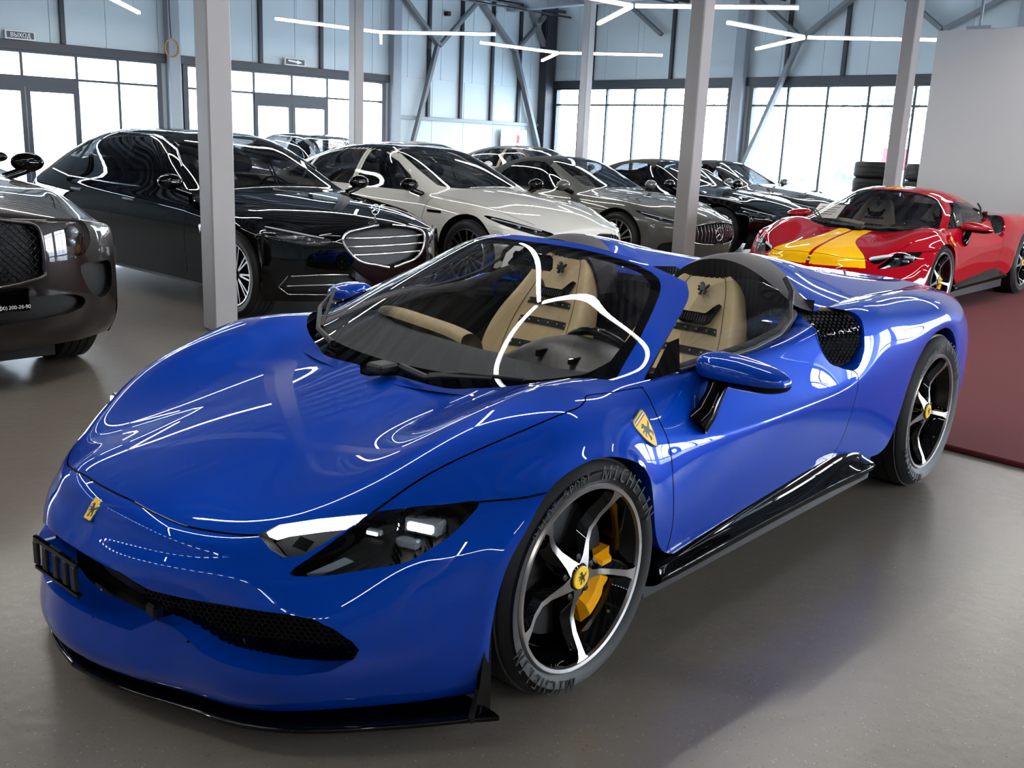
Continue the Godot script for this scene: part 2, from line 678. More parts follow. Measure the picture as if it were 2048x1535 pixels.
# ---------------------------------------------------------------- tables: [back, left, up] in metres from the front axle
const CAR_A := [
	[[-.87, 0, .105], [-.855, .2, .103], [-.81, .38, .1], [-.72, .53, .1], [-.61, .645, .1], [-.52, .725, .1], [-.46, .78, .105], [-.42, .815, .11], [-.395, .84, .115], [-.375, .865, .12], [-.365, .88, .125]],
	[[-.985, 0, .125], [-.955, .2, .122], [-.885, .38, .12], [-.815, .54, .115], [-.7, .66, .115], [-.59, .75, .12], [-.515, .81, .125], [-.46, .85, .13], [-.42, .88, .135], [-.39, .905, .14], [-.37, .92, .145]],
	[[-1.03, 0, .18], [-.998, .2, .178], [-.918, .38, .175], [-.848, .545, .17], [-.735, .675, .17], [-.62, .765, .175], [-.535, .83, .18], [-.48, .87, .185], [-.435, .9, .195], [-.4, .925, .2], [-.378, .935, .21]],
	[[-1.02, 0, .27], [-.985, .2, .27], [-.912, .38, .275], [-.845, .55, .28], [-.745, .685, .285], [-.63, .78, .29], [-.545, .845, .295], [-.485, .885, .3], [-.44, .912, .305], [-.405, .935, .31], [-.38, .942, .32]],
	[[-.99, 0, .4], [-.965, .2, .41], [-.893, .38, .42], [-.79, .54, .425], [-.68, .67, .43], [-.585, .765, .435], [-.505, .835, .435], [-.45, .88, .435], [-.41, .91, .43], [-.38, .935, .43], [-.357, .945, .43]],
	[[-.935, 0, .485], [-.918, .2, .485], [-.862, .37, .48], [-.755, .53, .487], [-.62, .66, .515], [-.53, .755, .53], [-.455, .828, .53], [-.405, .878, .525], [-.365, .912, .52], [-.335, .937, .515], [-.318, .948, .51]],
	[[-.87, 0, .572], [-.86, .2, .565], [-.81, .36, .55], [-.7, .52, .56], [-.545, .655, .61], [-.45, .75, .622], [-.375, .825, .61], [-.33, .877, .6], [-.3, .912, .59], [-.275, .938, .582], [-.26, .95, .575]],
	[[-.66, 0, .63], [-.65, .2, .622], [-.61, .36, .61], [-.53, .52, .635], [-.42, .65, .69], [-.34, .745, .695], [-.275, .825, .672], [-.24, .878, .66], [-.215, .912, .655], [-.2, .938, .653], [-.19, .952, .652]],
	[[-.4, 0, .683], [-.39, .2, .675], [-.365, .36, .668], [-.31, .52, .705], [-.24, .645, .755], [-.185, .74, .757], [-.14, .82, .735], [-.11, .876, .712], [-.095, .914, .7], [-.085, .94, .692], [-.08, .953, .687]],
	[[-.12, 0, .725], [-.11, .2, .72], [-.1, .37, .715], [-.07, .53, .755], [-.035, .65, .798], [-.01, .745, .8], [.01, .822, .785], [.02, .878, .75], [.028, .916, .72], [.03, .942, .702], [.032, .955, .69]],
	[[.1, 0, .755], [.105, .2, .752], [.115, .37, .755], [.13, .54, .785], [.145, .66, .82], [.15, .75, .815], [.155, .825, .79], [.16, .88, .745], [.16, .917, .7], [.16, .943, .668], [.16, .955, .652]],
	[[.33, 0, .775], [.33, .2, .776], [.335, .37, .78], [.34, .54, .792], [.345, .665, .812], [.34, .76, .805], [.33, .83, .775], [.315, .88, .72], [.3, .915, .65], [.285, .94, .585], [.275, .952, .56]],
	[[.58, 0, .79], [.58, .2, .79], [.58, .37, .79], [.575, .55, .8], [.57, .68, .81], [.56, .785, .815], [.545, .85, .78], [.525, .912, .665], [.49, .935, .6], [.41, .947, .46], [.335, .948, .37]],
	[[.95, 0, .81], [.95, .22, .81], [.95, .4, .81], [.95, .58, .815], [.95, .72, .82], [.95, .83, .825], [.95, .872, .775], [.945, .934, .64], [.92, .95, .595], [.8, .945, .42], [.56, .925, .26]],
	[[1.3, 0, .83], [1.3, .22, .83], [1.3, .42, .83], [1.3, .6, .83], [1.3, .74, .835], [1.3, .845, .85], [1.31, .885, .8], [1.31, .94, .645], [1.31, .955, .605], [1.27, .945, .43], [1.1, .925, .29]],
	[[1.6, 0, .86], [1.6, .22, .86], [1.6, .42, .865], [1.6, .6, .87], [1.6, .735, .89], [1.6, .85, .905], [1.61, .905, .84], [1.61, .95, .665], [1.61, .962, .625], [1.6, .95, .45], [1.55, .93, .32]],
	[[1.85, 0, .87], [1.85, .22, .87], [1.85, .42, .875], [1.85, .6, .883], [1.85, .74, .913], [1.85, .86, .923], [1.85, .93, .868], [1.85, .962, .763], [1.85, .972, .64], [1.86, .958, .46], [1.88, .94, .29]],
	[[2.1, 0, .878], [2.1, .22, .878], [2.1, .42, .878], [2.1, .6, .882], [2.1, .735, .917], [2.1, .855, .917], [2.1, .935, .862], [2.1, .97, .773], [2.1, .977, .66], [2.12, .968, .48], [2.125, .955, .32]],
	[[2.35, 0, .88], [2.35, .22, .88], [2.35, .42, .88], [2.35, .6, .877], [2.35, .73, .912], [2.35, .85, .912], [2.35, .93, .867], [2.34, .967, .807], [2.32, .976, .75], [2.29, .974, .69], [2.27, .967, .64]],
	[[2.6, 0, .883], [2.6, .22, .883], [2.6, .42, .88], [2.6, .6, .875], [2.6, .72, .905], [2.6, .835, .905], [2.6, .915, .87], [2.6, .952, .836], [2.595, .966, .81], [2.59, .97, .78], [2.585, .965, .76]],
	[[2.85, 0, .883], [2.85, .22, .883], [2.85, .42, .88], [2.85, .59, .872], [2.86, .7, .888], [2.86, .805, .885], [2.86, .885, .85], [2.855, .928, .806], [2.85, .95, .75], [2.835, .957, .69], [2.82, .955, .64]],
	[[3.1, 0, .878], [3.1, .22, .878], [3.1, .42, .876], [3.1, .58, .865], [3.11, .675, .865], [3.11, .775, .855], [3.11, .85, .81], [3.09, .897, .736], [3.06, .925, .63], [3, .94, .5], [2.93, .945, .42]],
	[[3.32, 0, .873], [3.32, .22, .871], [3.32, .42, .866], [3.32, .56, .85], [3.32, .64, .845], [3.31, .73, .825], [3.3, .8, .77], [3.27, .855, .686], [3.22, .89, .57], [3.13, .915, .42], [3.02, .93, .32]],
	[[3.46, 0, .861], [3.455, .22, .858], [3.445, .4, .854], [3.43, .54, .84], [3.42, .61, .83], [3.4, .69, .8], [3.38, .755, .74], [3.35, .81, .652], [3.3, .85, .53], [3.22, .88, .39], [3.1, .9, .28]],
	[[3.52, 0, .78], [3.515, .22, .78], [3.505, .4, .775], [3.48, .53, .765], [3.46, .6, .75], [3.44, .67, .72], [3.42, .73, .66], [3.39, .78, .57], [3.34, .82, .45], [3.26, .85, .34], [3.15, .87, .25]],
	[[3.5, 0, .55], [3.495, .22, .55], [3.485, .4, .545], [3.46, .52, .535], [3.44, .59, .52], [3.42, .65, .5], [3.39, .71, .46], [3.36, .76, .4], [3.31, .79, .34], [3.24, .82, .28], [3.17, .84, .22]],
	[[3.4, 0, .25], [3.395, .22, .25], [3.39, .4, .25], [3.37, .51, .25], [3.35, .57, .24], [3.33, .63, .24], [3.31, .68, .23], [3.28, .73, .22], [3.25, .76, .21], [3.21, .79, .2], [3.17, .81, .19]],
]
# wind screen, A pillar and header: columns from the base up, rows from the centre line out
const CAR_A_SCREEN := [
	[[.03, 0, .735], [.045, .2, .738], [.09, .4, .745], [.17, .57, .755], [.29, .7, .775], [.377, .768, .785], [.419, .796, .788]],
	[[.14, 0, .8], [.155, .2, .8], [.2, .39, .803], [.285, .555, .808], [.395, .675, .818], [.467, .73, .821], [.504, .76, .823]],
	[[.36, 0, .93], [.37, .2, .93], [.415, .38, .925], [.49, .53, .915], [.585, .635, .905], [.636, .679, .898], [.669, .709, .892]],
	[[.56, 0, 1.036], [.57, .195, 1.033], [.61, .365, 1.021], [.68, .5, .996], [.76, .595, .971], [.8, .631, .958], [.826, .657, .949]],
	[[.72, 0, 1.11], [.73, .19, 1.106], [.765, .35, 1.087], [.825, .475, 1.054], [.894, .559, 1.017], [.922, .587, 1.003], [.946, .612, .991]],
	[[.8, 0, 1.142], [.81, .185, 1.136], [.84, .335, 1.116], [.895, .455, 1.082], [.952, .525, 1.047], [.977, .554, 1.033], [.997, .576, 1.022]],
	[[.845, 0, 1.152], [.855, .18, 1.147], [.885, .325, 1.127], [.935, .44, 1.093], [.98, .5, 1.065], [1.006, .532, 1.048], [1.023, .552, 1.037]],
]
# ---------------------------------------------------------------- wheels
func letters(text: String, size: float, depth: float) -> Dictionary:
	var tm := TextMesh.new()
	var sf := SystemFont.new()
	sf.font_names = PackedStringArray(["Droid Sans"])
	tm.font = sf
	tm.text = text
	tm.font_size = 64
	tm.pixel_size = size / 64.0
	tm.depth = depth
	var S := soup()
	if tm.get_surface_count() == 0:
		return S
	var a := tm.surface_get_arrays(0)
	var v: PackedVector3Array = a[Mesh.ARRAY_VERTEX]
	var n: PackedVector3Array = a[Mesh.ARRAY_NORMAL]
	var ix: PackedInt32Array = a[Mesh.ARRAY_INDEX] if a[Mesh.ARRAY_INDEX] != null else PackedInt32Array(range(v.size()))
	for i in ix:
		S.v.append(v[i]); S.n.append(n[i]); S.t.append(Vector2.ZERO)
	return S

# letters set round a circle of radius r, tops outwards, in the x,y plane; mid in degrees (0 front = -x, 90 up)
func ring_letters(text: String, size: float, r: float, mid: float, step: float, depth := 0.002) -> Dictionary:
	var S := soup()
	var n := text.length()
	for i in n:
		if text[i] == " ":
			continue
		var an := deg_to_rad(mid) + (i - (n - 1) * 0.5) * step / r
		var e := Vector3(-cos(an), sin(an), 0)
		var b := Basis(Vector3(e.y, -e.x, 0), e, Vector3(0, 0, 1))
		join(S, moved(letters(text[i], size, depth), Transform3D(b, e * r)))
	return S

# wheel in the x,y plane, outer face towards +z, z = 0 is the outer face of the tyre; st: 0 five bent spokes, 1 twin thin spokes, 2 turbine
func make_wheel(called: String, R: float, w: float, rim: float, st: int, mats: Dictionary, words := "") -> Node3D:
	var t := Node3D.new()
	t.name = called
	var S := soup()
	var sh := R - rim
	var prof := [Vector2(rim - .012, -w + .02), Vector2(rim + .004, -w + .006), Vector2(rim + sh * .45, -w), Vector2(R - .028, -w + .012), Vector2(R - .008, -w + .03)]
	for g in 4:
		var z := -w + .035 + (w - .07) * (g + .5) / 4.0
		var zw := (w - .07) / 8.0
		prof.append_array([Vector2(R, z - zw + .004), Vector2(R, z + zw - .004), Vector2(R - .007, z + zw - .002), Vector2(R - .007, z + zw + .002)])
	prof.append_array([Vector2(R - .008, -.03), Vector2(R - .03, -.010), Vector2(rim + sh * .55, .0), Vector2(rim + sh * .25, -.003), Vector2(rim + .006, -.012), Vector2(rim - .002, -.018)])
	lathe(S, prof, 64)
	put(S, "tyre", mats.tyre, t)
	if words != "":
		var L := ring_letters(words, .055, rim + sh * .47, 128, .042, .0016)
		join(L, ring_letters(words, .055, rim + sh * .47, 308, .042, .0016))
		join(L, ring_letters("PILOT SPORT", .030, rim + sh * .5, 62, .024, .0016))
		put(moved(L, Transform3D(Basis(), Vector3(0, 0, .0006))), "tyre_lettering", mats.letter, t)
	# rim barrel
	S = soup()
	lathe(S, [Vector2(rim - .03, -w + .03), Vector2(rim - .045, -.10), Vector2(rim - .04, -.06), Vector2(rim - .016, -.03), Vector2(rim - .010, -.012)], 64)
	put(S, "rim_barrel", mats.rim, t)
	S = soup()
	lathe(S, [Vector2(rim - .017, -.02), Vector2(rim - .014, -.010), Vector2(rim - .004, -.008), Vector2(rim + .001, -.014), Vector2(rim, -.022)], 72)
	put(S, "rim_edge", mats.face, t)
	var brim := rim - .012
	var sp := soup(); var face := soup()
	var hubz := -.030
	if st == 0:
		for k in 5:
			var an := deg_to_rad(50.0 + 72.0 * k)
			var e := Vector3(-cos(an), sin(an), 0)
			var f := Vector3(e.y, -e.x, 0)
			# centre line radius, height, half width of silver, half width of black
			var st_ := [[.030, hubz, .024, .030], [.06, hubz - .006, .016, .030], [.10, hubz - .020, .0095, .034], [.135, hubz - .026, .0085, .036], [.18, hubz - .014, .0085, .034], [.225, hubz + .008, .010, .03], [brim - .012, -.016, .016, .026], [brim + .003, -.011, .034, .034]]
			for i in st_.size() - 1:
				var a: Array = st_[i]; var b: Array = st_[i + 1]
				var pa: Vector3 = e * a[0] + Vector3(0, 0, a[1]); var pb: Vector3 = e * b[0] + Vector3(0, 0, b[1])
				quad(face, pa - f * a[2], pb - f * b[2], pb + f * b[2], pa + f * a[2], Vector3(0, 0, 1))
				for sgn in [-1.0, 1.0]:
					var wd := 1.0 if sgn < 0 else .75
					var qa: Vector3 = pa + f * (a[2] * sgn); var qb: Vector3 = pb + f * (b[2] * sgn)
					var ra: Vector3 = e * a[0] + f * (a[3] * sgn * wd) + Vector3(0, 0, a[1] - .022)
					var rb: Vector3 = e * b[0] + f * (b[3] * sgn * wd) + Vector3(0, 0, b[1] - .022)
					var sa := ra + Vector3(0, 0, -.035); var sb := rb + Vector3(0, 0, -.035)
					quad(sp, qa, qb, rb, ra, f * sgn + Vector3(0, 0, .6))
					quad(sp, ra, rb, sb, sa, f * sgn)
	elif st == 1:
		for k in 10:
			var base := TAU * k / 10
			for d in [-.09, .09]:
				var a0: float = base + d * .75
				var a1: float = base + d * 1.0
				var p0 := Vector3(-cos(a0), sin(a0), 0) * .055 + Vector3(0, 0, -.035)
				var p1 := Vector3(-cos(a1), sin(a1), 0) * brim + Vector3(0, 0, -.013)
				var f := (p1 - p0).cross(Vector3(0, 0, 1)).normalized()
				quad(face, p0 - f * .007, p1 - f * .0075, p1 + f * .0075, p0 + f * .007, Vector3(0, 0, 1))
				for sgn in [-1.0, 1.0]:
					var dn := Vector3(0, 0, -.03)
					quad(sp, p0 + f * (.007 * sgn), p1 + f * (.0075 * sgn), p1 + f * (.011 * sgn) + dn, p0 + f * (.011 * sgn) + dn, f * sgn)
	else:
		for k in 7:
			var base := TAU * k / 7
			for d in [-.13, .13]:
				var p0 := Vector3(-cos(base + d), sin(base + d), 0) * .05 + Vector3(0, 0, -.03)
				var p1 := Vector3(-cos(base + d * 1.5), sin(base + d * 1.5), 0) * brim + Vector3(0, 0, -.012)
				var f := (p1 - p0).cross(Vector3(0, 0, 1)).normalized()
				quad(face, p0 - f * .010, p1 - f * .012, p1 + f * .012, p0 + f * .010, Vector3(0, 0, 1))
				for sgn in [-1.0, 1.0]:
					var dn := Vector3(0, 0, -.035)
					quad(sp, p0 + f * (.010 * sgn), p1 + f * (.012 * sgn), p1 + f * (.016 * sgn) + dn, p0 + f * (.016 * sgn) + dn, f * sgn)
	put(smoothed(face, 30), "spoke_faces", mats.face, t)
	put(smoothed(sp, 35), "spokes", mats.rim, t)
	S = soup()
	lathe(S, [Vector2(.062, -.075), Vector2(.055, -.045), Vector2(.040, -.032), Vector2(.034, -.027), Vector2(.034, -.035)], 32)
	lathe(S, [Vector2(.034, -.03), Vector2(.0, -.03)], 32)
	put(S, "hub", mats.rim, t)
	for k in 5:
		S = soup()
		var an := deg_to_rad(86.0 + 72.0 * k)
		lathe_at(S, [Vector2(.011, -.07), Vector2(.010, -.035), Vector2(.007, -.032), Vector2(0, -.032)], 10, Vector3(-cos(an) * .06, sin(an) * .06, 0))
		put(S, "wheel_bolt", mats.bolt, t)
	S = soup()
	lathe(S, [Vector2(.033, -.030), Vector2(.033, -.0235), Vector2(.0305, -.0215), Vector2(0, -.021)], 32)
	put(S, "centre_cap", mats.cap, t)
	S = soup()
	lathe(S, [Vector2(.19, -.13), Vector2(.19, -.105), Vector2(.075, -.105), Vector2(.07, -.12)], 48)
	put(S, "brake_disc", mats.disc, t)
	S = soup()
	var va := deg_to_rad(226)
	tube(S, [Vector3(-cos(va) * (rim - .03), sin(va) * (rim - .03), -.05), Vector3(-cos(va) * (rim - .055), sin(va) * (rim - .055), -.03)], .005, 8)
	put(S, "valve", mats.bolt, t)
	return t

func lathe_at(S: Dictionary, prof: Array, seg: int, at: Vector3) -> void:
	var T := soup()
	lathe(T, prof, seg)
	join(S, moved(T, Transform3D(Basis(), at)))

# brake caliper: a curved block behind the spokes, from angle a0 to a1 (degrees, 0 front, 90 up)
func make_caliper(parent: Node, at: Transform3D, r0: float, r1: float, a0: float, a1: float, mat: Material) -> void:
	var S := soup()
	var n := 10
	for i in n:
		var q := []
		for j in [i, i + 1]:
			var f: float = float(j) / n
			var an := deg_to_rad(lerpf(a0, a1, f))
			var e := Vector3(-cos(an), sin(an), 0)
			var nar: float = 1.0 if j > 0 and j < n else .6
			var rr: float = r1 - (.012 if j == n / 2 else 0.0)
			q.append([e * r0 + Vector3(0, 0, -.075), e * lerpf(r0, rr, .3) + Vector3(0, 0, -.058 * (2.0 - nar)), e * lerpf(r0, rr, .8) + Vector3(0, 0, -.058 * (2.0 - nar)), e * rr + Vector3(0, 0, -.08), e * rr + Vector3(0, 0, -.15)])
		for k in 4:
			quad(S, q[0][k], q[1][k], q[1][k + 1], q[0][k + 1], Vector3(0, 0, 1) if k < 3 else (q[0][4] + q[1][4]) * .5)
		if i == 0 or i == n - 1:
			var w: Array = q[0] if i == 0 else q[1]
			var out: Vector3 = (q[0][2] - q[1][2]) if i == 0 else (q[1][2] - q[0][2])
			for k in [1, 2, 3]:
				flat(S, w[0], w[k], w[k + 1], out)
	put(moved(smoothed(S, 30), at), "brake_caliper", mat, parent)

# ---------------------------------------------------------------- small emblems
const HORSE := [[-.02, -.48], [.03, -.34], [-.02, -.2], [.10, -.12], [.22, -.26], [.20, -.40], [.30, -.38], [.33, -.22], [.24, -.04], [.30, .08], [.42, .16], [.46, .34], [.36, .26], [.26, .18], [.16, .16], [.06, .26], [.02, .40], [-.10, .50], [-.14, .42], [-.28, .36], [-.26, .30], [-.12, .28], [-.14, .16], [-.30, .20], [-.38, .10], [-.32, .06], [-.26, .12], [-.14, .04], [-.30, -.04], [-.30, -.16], [-.24, -.14], [-.22, -.06], [-.06, -.06], [-.10, -.2], [-.10, -.34], [-.16, -.46]]

func horse(S: Dictionary, T: Transform3D, size: float, depth: float) -> void:
	var o := PackedVector2Array()
	for p in HORSE:
		o.append(Vector2(p[0], p[1]) * size)
	plate(S, o, 0.0, depth, T)

# shield of the marque on a face: T has x along the width, y up, z out
func shield_badge(parent: Node, T: Transform3D, w: float, h: float) -> void:
	var b := Node3D.new()
	b.name = "shield_badge"
	parent.add_child(b, true)
	var o := smooth2([[-.5, .5], [0, .54], [.5, .5], [.47, .1], [.32, -.24], [0, -.56], [-.32, -.24], [-.47, .1]], true, 4)
	var o1 := PackedVector2Array(); var o2 := PackedVector2Array()
	for p in o:
		o1.append(Vector2(p.x * w * 1.12, p.y * h * 1.06)); o2.append(Vector2(p.x * w, p.y * h))
	var S := soup()
	plate(S, o1, 0.0, .003, T)
	put(S, "badge_rim", M.chrome, b)
	S = soup()
	plate(S, o2, .003, .0036, T)
	put(S, "badge_field", M.yellow, b)
	S = soup()
	horse(S, T * Transform3D(Basis(), Vector3(0, -.02 * h, .0036)), h * .62, .0006)
	put(S, "badge_horse", M.ink, b)
	S = soup()
	for i in 3:
		var y := h * (.47 - .045 * i)
		var T2 := T * Transform3D(Basis(), Vector3(0, y, .0036))
		var S2 := soup()
		box(S2, Vector3(-w * .46, -h * .019, 0), Vector3(w * .46, h * .019, .0007), T2)
		put(S2, "badge_stripe", [M.badge_green, M.badge_white, M.badge_red][i], b)

# honeycomb of cell size c filling an outline in x,y; place() turns x,y into a point
func honeycomb(outline: PackedVector2Array, c: float, wall: float, depth: float, place: Callable) -> Dictionary:
	var S := soup()
	var r := Rect2(outline[0], Vector2.ZERO)
	for p in outline:
		r = r.expand(p)
	var dy := c * .866
	var row := 0
	var y := r.position.y - c
	while y < r.end.y + c:
		var x := r.position.x - c + (c * .5 if row % 2 else 0.0)
		while x < r.end.x + c:
			if Geometry2D.is_point_in_polygon(Vector2(x, y), outline):
				var R1 := c * .577
				for k in 6:
					var a0 := PI / 6 + TAU * k / 6
					var a1 := PI / 6 + TAU * (k + 1) / 6
					var p0 := Vector2(x + R1 * cos(a0), y + R1 * sin(a0))
					var p1 := Vector2(x + R1 * cos(a1), y + R1 * sin(a1))
					var q0 := Vector2(x + (R1 - wall) * cos(a0), y + (R1 - wall) * sin(a0))
					var q1 := Vector2(x + (R1 - wall) * cos(a1), y + (R1 - wall) * sin(a1))
					quad(S, place.call(p0, 0.0), place.call(p1, 0.0), place.call(q1, 0.0), place.call(q0, 0.0), place.call(p0, 0.0) - place.call(p0, depth))
					quad(S, place.call(q0, 0.0), place.call(q1, 0.0), place.call(q1, depth), place.call(q0, depth), place.call(Vector2(x, y), 0.0) - place.call((q0 + q1) * .5, 0.0))
			x += c
		y += dy
		row += 1
	return S

# ---------------------------------------------------------------- the sports car: the blue open one and the red coupe share the shell
const MOUTH := [[-.06, .42], [.09, .418], [.214, .413], [.302, .39], [.40, .386], [.492, .386], [.624, .380], [.67, .374], [.714, .352], [.748, .324], [.762, .303], [.757, .280], [.72, .25], [.667, .24], [.591, .242], [.502, .251], [.453, .262], [.415, .286], [.37, .308], [.327, .318], [.254, .272], [.134, .28], [-.06, .285]]
const LENS := [[-.724, .589], [-.654, .622], [-.582, .657], [-.541, .675], [-.486, .725], [-.41, .788], [-.333, .845], [-.405, .841], [-.465, .818], [-.53, .781], [-.606, .713], [-.67, .652]]
const DUCT := [[-.745, .49], [-.698, .514], [-.634, .582], [-.571, .645], [-.545, .671], [-.582, .655], [-.65, .618], [-.69, .594], [-.722, .562], [-.739, .528]]
const HOOD_EDGE := [[-.885, -.02], [-.884, .06], [-.879, .124], [-.872, .21], [-.852, .30], [-.822, .368], [-.778, .444], [-.745, .49]]
const HOOD_SIDE := [[-.541, .676], [-.471, .702], [-.336, .74], [-.19, .777], [-.08, .804], [-.016, .817], [.04, .824], [.086, .822], [.13, .805], [.16, .787], [.25, .79], [.34, .795], [.41, .81]]
const DOOR_FRONT := [[.415, .84], [.40, .79], [.392, .73], [.405, .66], [.41, .54], [.42, .40], [.418, .33], [.415, .24]]
const DOOR_BACK := [[1.50, .93], [1.455, .90], [1.425, .86], [1.44, .80], [1.49, .742], [1.57, .715], [1.655, .69], [1.672, .651], [1.662, .55], [1.628, .43], [1.585, .37], [1.53, .31], [1.50, .25]]
const INTAKE := [[1.54, .905], [1.62, .918], [1.70, .915], [1.742, .892], [1.752, .85], [1.735, .77], [1.70, .715], [1.647, .695], [1.56, .715], [1.49, .745], [1.447, .795], [1.435, .85], [1.465, .89]]
const COCKPIT := [[.055, -.1], [.06, .1], [.075, .25], [.115, .41], [.185, .565], [.30, .69], [.39, .755], [.46, .79], [.62, .795], [.95, .80], [1.25, .80], [1.42, .785], [1.50, .74], [1.53, .66], [1.53, -.1]]

func car_a(t: Node3D, paint_mat: Material, open_top: bool, stripes: Material = null) -> void:
	var F := surface(net_of(CAR_A), 8, 8, true)
	var S := soup_of(F)
	var big := AABB(Vector3(-50, -50, -50), Vector3(100, 100, 100))
	var front := AABB(Vector3(-2, 0, -1), Vector3(1.6, .46, 3))
	var c: Array
	# cockpit
	c = cut(S, TOP, convex(smooth2(COCKPIT, true, 3)), AABB(Vector3(0, .7, -1), Vector3(1.7, .6, 2)))
	S = c[1]
	# mouth
	var mouth := straight2(MOUTH)
	c = cut(S, FRONT, convex(mouth), front)
	S = c[1]
	var mw := walls(c[0], .10, Vector3(1, 0, 0), FRONT, mouth)
	put(both(mw), "mouth_surround", paint_mat, t)
	var inner := moved(c[0], Transform3D(Basis(), Vector3(.16, 0, 0)))
	put(both(inner), "mouth_back", M.black_matt, t)
	var smouth := func(p: Vector2, d: float) -> Vector3:
		var l := absf(p.x)
		return Vector3(-1.02 + .78 * l * l - .23 * pow(l, 4.0) + .05 + d, p.y, p.x)
	var G := honeycomb(straight2([[.21, .42], [.30, .40], [.50, .40], [.67, .39], [.78, .32], [.78, .26], [.67, .23], [.5, .24], [.41, .28], [.33, .32], [.25, .36]]), .0135, .0017, .008, smouth)
	put(both(G), "grille_mesh", M.black_gloss, t)
	# head light and running-light duct
	var lens := smooth2(LENS, true, 3)
	var above := AABB(Vector3(-2, .44, 0), Vector3(2.2, .5, 2))
	c = cut(S, TOP, convex(lens), above)
	S = c[1]
	var lp: Dictionary = c[0]
	c = cut(S, TOP, convex(straight2(DUCT)), above)
	S = c[1]
	var dp: Dictionary = c[0]
	for sd in [1, -1]:
		head_lamp(t, lp, dp, sd, open_top)
	# side intake
	c = cut(S, SIDE, convex(smooth2(INTAKE, true, 4)), AABB(Vector3(1.2, .5, .6), Vector3(.8, .6, .6)))
	S = c[1]
	var ip: Dictionary = c[0]
	var iv: PackedVector3Array = ip.v.duplicate()
	var dip := func(x: float) -> float:
		return .125 * smoothstep(1.43, 1.575, x) if x < 1.575 else lerpf(.125, .02, clampf((x - 1.575) / .165, 0.0, 1.0))
	for i in iv.size():
		iv[i].z -= dip.call(iv[i].x) + .004
	var deep := smoothed({"v": iv, "n": ip.n, "t": ip.t}, 35)
	c = pick(deep, SIDE, straight2([[1.56, .5], [1.9, .5], [1.9, 1.1], [1.57, 1.1]]))
	put(both(c[1]), "intake_ramp", paint_mat, t)
	put(both(c[0]), "intake_back", M.black_matt, t)
	var iw := walls(ip, .14, Vector3(0, 0, -1))
	put(both(iw), "intake_edge", paint_mat, t)
	var ih := honeycomb(straight2([[1.585, .90], [1.70, .905], [1.735, .88], [1.742, .85], [1.725, .775], [1.695, .725], [1.647, .708], [1.585, .722]]), .014, .0016, .005, func(p: Vector2, d: float) -> Vector3: return Vector3(p.x, p.y, lerpf(.957 - .18 * maxf(0.0, p.y - .7) - 1.4 * pow(maxf(0.0, p.y - .7), 2.0), .966 - 1.7 * pow(maxf(0.0, p.y - .7), 2.0), clampf((p.x - 1.6) / .14, 0.0, 1.0)) - dip.call(p.x) + .004 - d))
	put(both(ih), "intake_grille", M.black_gloss, t)
	# gaps between the panels
	var gaps := soup()
	var w := .0045
	var hood_line := smooth2(HOOD_EDGE, false, 3)
	var side_line := smooth2(HOOD_SIDE, false, 3)
	for job in [[TOP, band(hood_line, w), AABB(Vector3(-2, .45, -1), Vector3(2, 1, 3))], [TOP, band(side_line, w), AABB(Vector3(-2, .55, 0), Vector3(3, 1, 3))], [TOP, band(straight2([[-.333, .846], [-.28, .89], [-.235, .925], [-.19, .96]]), w), AABB(Vector3(-1, .55, 0), Vector3(1, 1, 3))], [SIDE, band(smooth2(DOOR_FRONT, false, 3), w), AABB(Vector3(.2, .1, .6), Vector3(1, 1, 1))], [SIDE, band(smooth2(DOOR_BACK, false, 3), w), AABB(Vector3(1.2, .1, .7), Vector3(1, 1, 1))]]:
		c = cut(S, job[0], job[1], job[2])
		S = c[1]
		join(gaps, c[0])
	put(both(pushed(gaps, -.007)), "shut_lines", M.gap, t)
	# panels
	var hood_poly := PackedVector2Array()
	for p in hood_line:
		hood_poly.append(p)
	for p in [[-.698, .514], [-.634, .582], [-.571, .645]]:
		hood_poly.append(Vector2(p[0], p[1]))
	for p in side_line:
		hood_poly.append(p)
	hood_poly.append_array(PackedVector2Array([Vector2(.6, .85), Vector2(.6, -.05)]))
	c = pick(S, TOP, hood_poly, AABB(Vector3(-2, .50, -1), Vector3(2.5, 1, 3)))
	S = c[1]
	var hood: Dictionary = c[0]
	var door_poly := smooth2(DOOR_FRONT, false, 3)
	var back := smooth2(DOOR_BACK, false, 3)
	back.reverse()
	door_poly.append_array(back)
	c = pick(S, SIDE, door_poly, AABB(Vector3(.2, .1, .79), Vector3(1.6, 1, 1)))
	S = c[1]
	var door: Dictionary = c[0]
	c = pick(S, TOP, straight2([[-2, -1], [-.333, -1], [-.333, .846], [-.19, .97], [-.19, 3], [-2, 3]]))
	var bump: Dictionary = c[0]
	S = c[1]
	if stripes != null:
		var st := func(D: Dictionary) -> Array:
			var line := smooth2([[-1.2, .80], [-.95, .66], [-.80, .52], [-.62, .36], [-.45, .235], [-.25, .185], [0, .175], [.5, .175]], false, 4)
			var poly := PackedVector2Array(line)
			poly.append_array(PackedVector2Array([Vector2(.5, .012), Vector2(-1.2, .018)]))
			return cut(D, TOP, convex(poly), AABB(Vector3(-2, .46, -1), Vector3(3, 1, 3)))
		c = st.call(hood)
		hood = c[1]
		put(both(c[0]), "hood_stripe", stripes, t)
		c = st.call(bump)
		bump = c[1]
		put(both(c[0]), "nose_stripe", stripes, t)
	put(both(hood), "hood", paint_mat, t)
	put(both(bump), "front_bumper", paint_mat, t)
	put(door, "door", paint_mat, t)
	put(mirrored(door), "door", paint_mat, t)
	put(both(S), "body_shell", paint_mat, t)
	# wheel-arch lips turn inwards, with black liners
	var lip := soup()
	var U: int = F.U
	var V: int = F.V
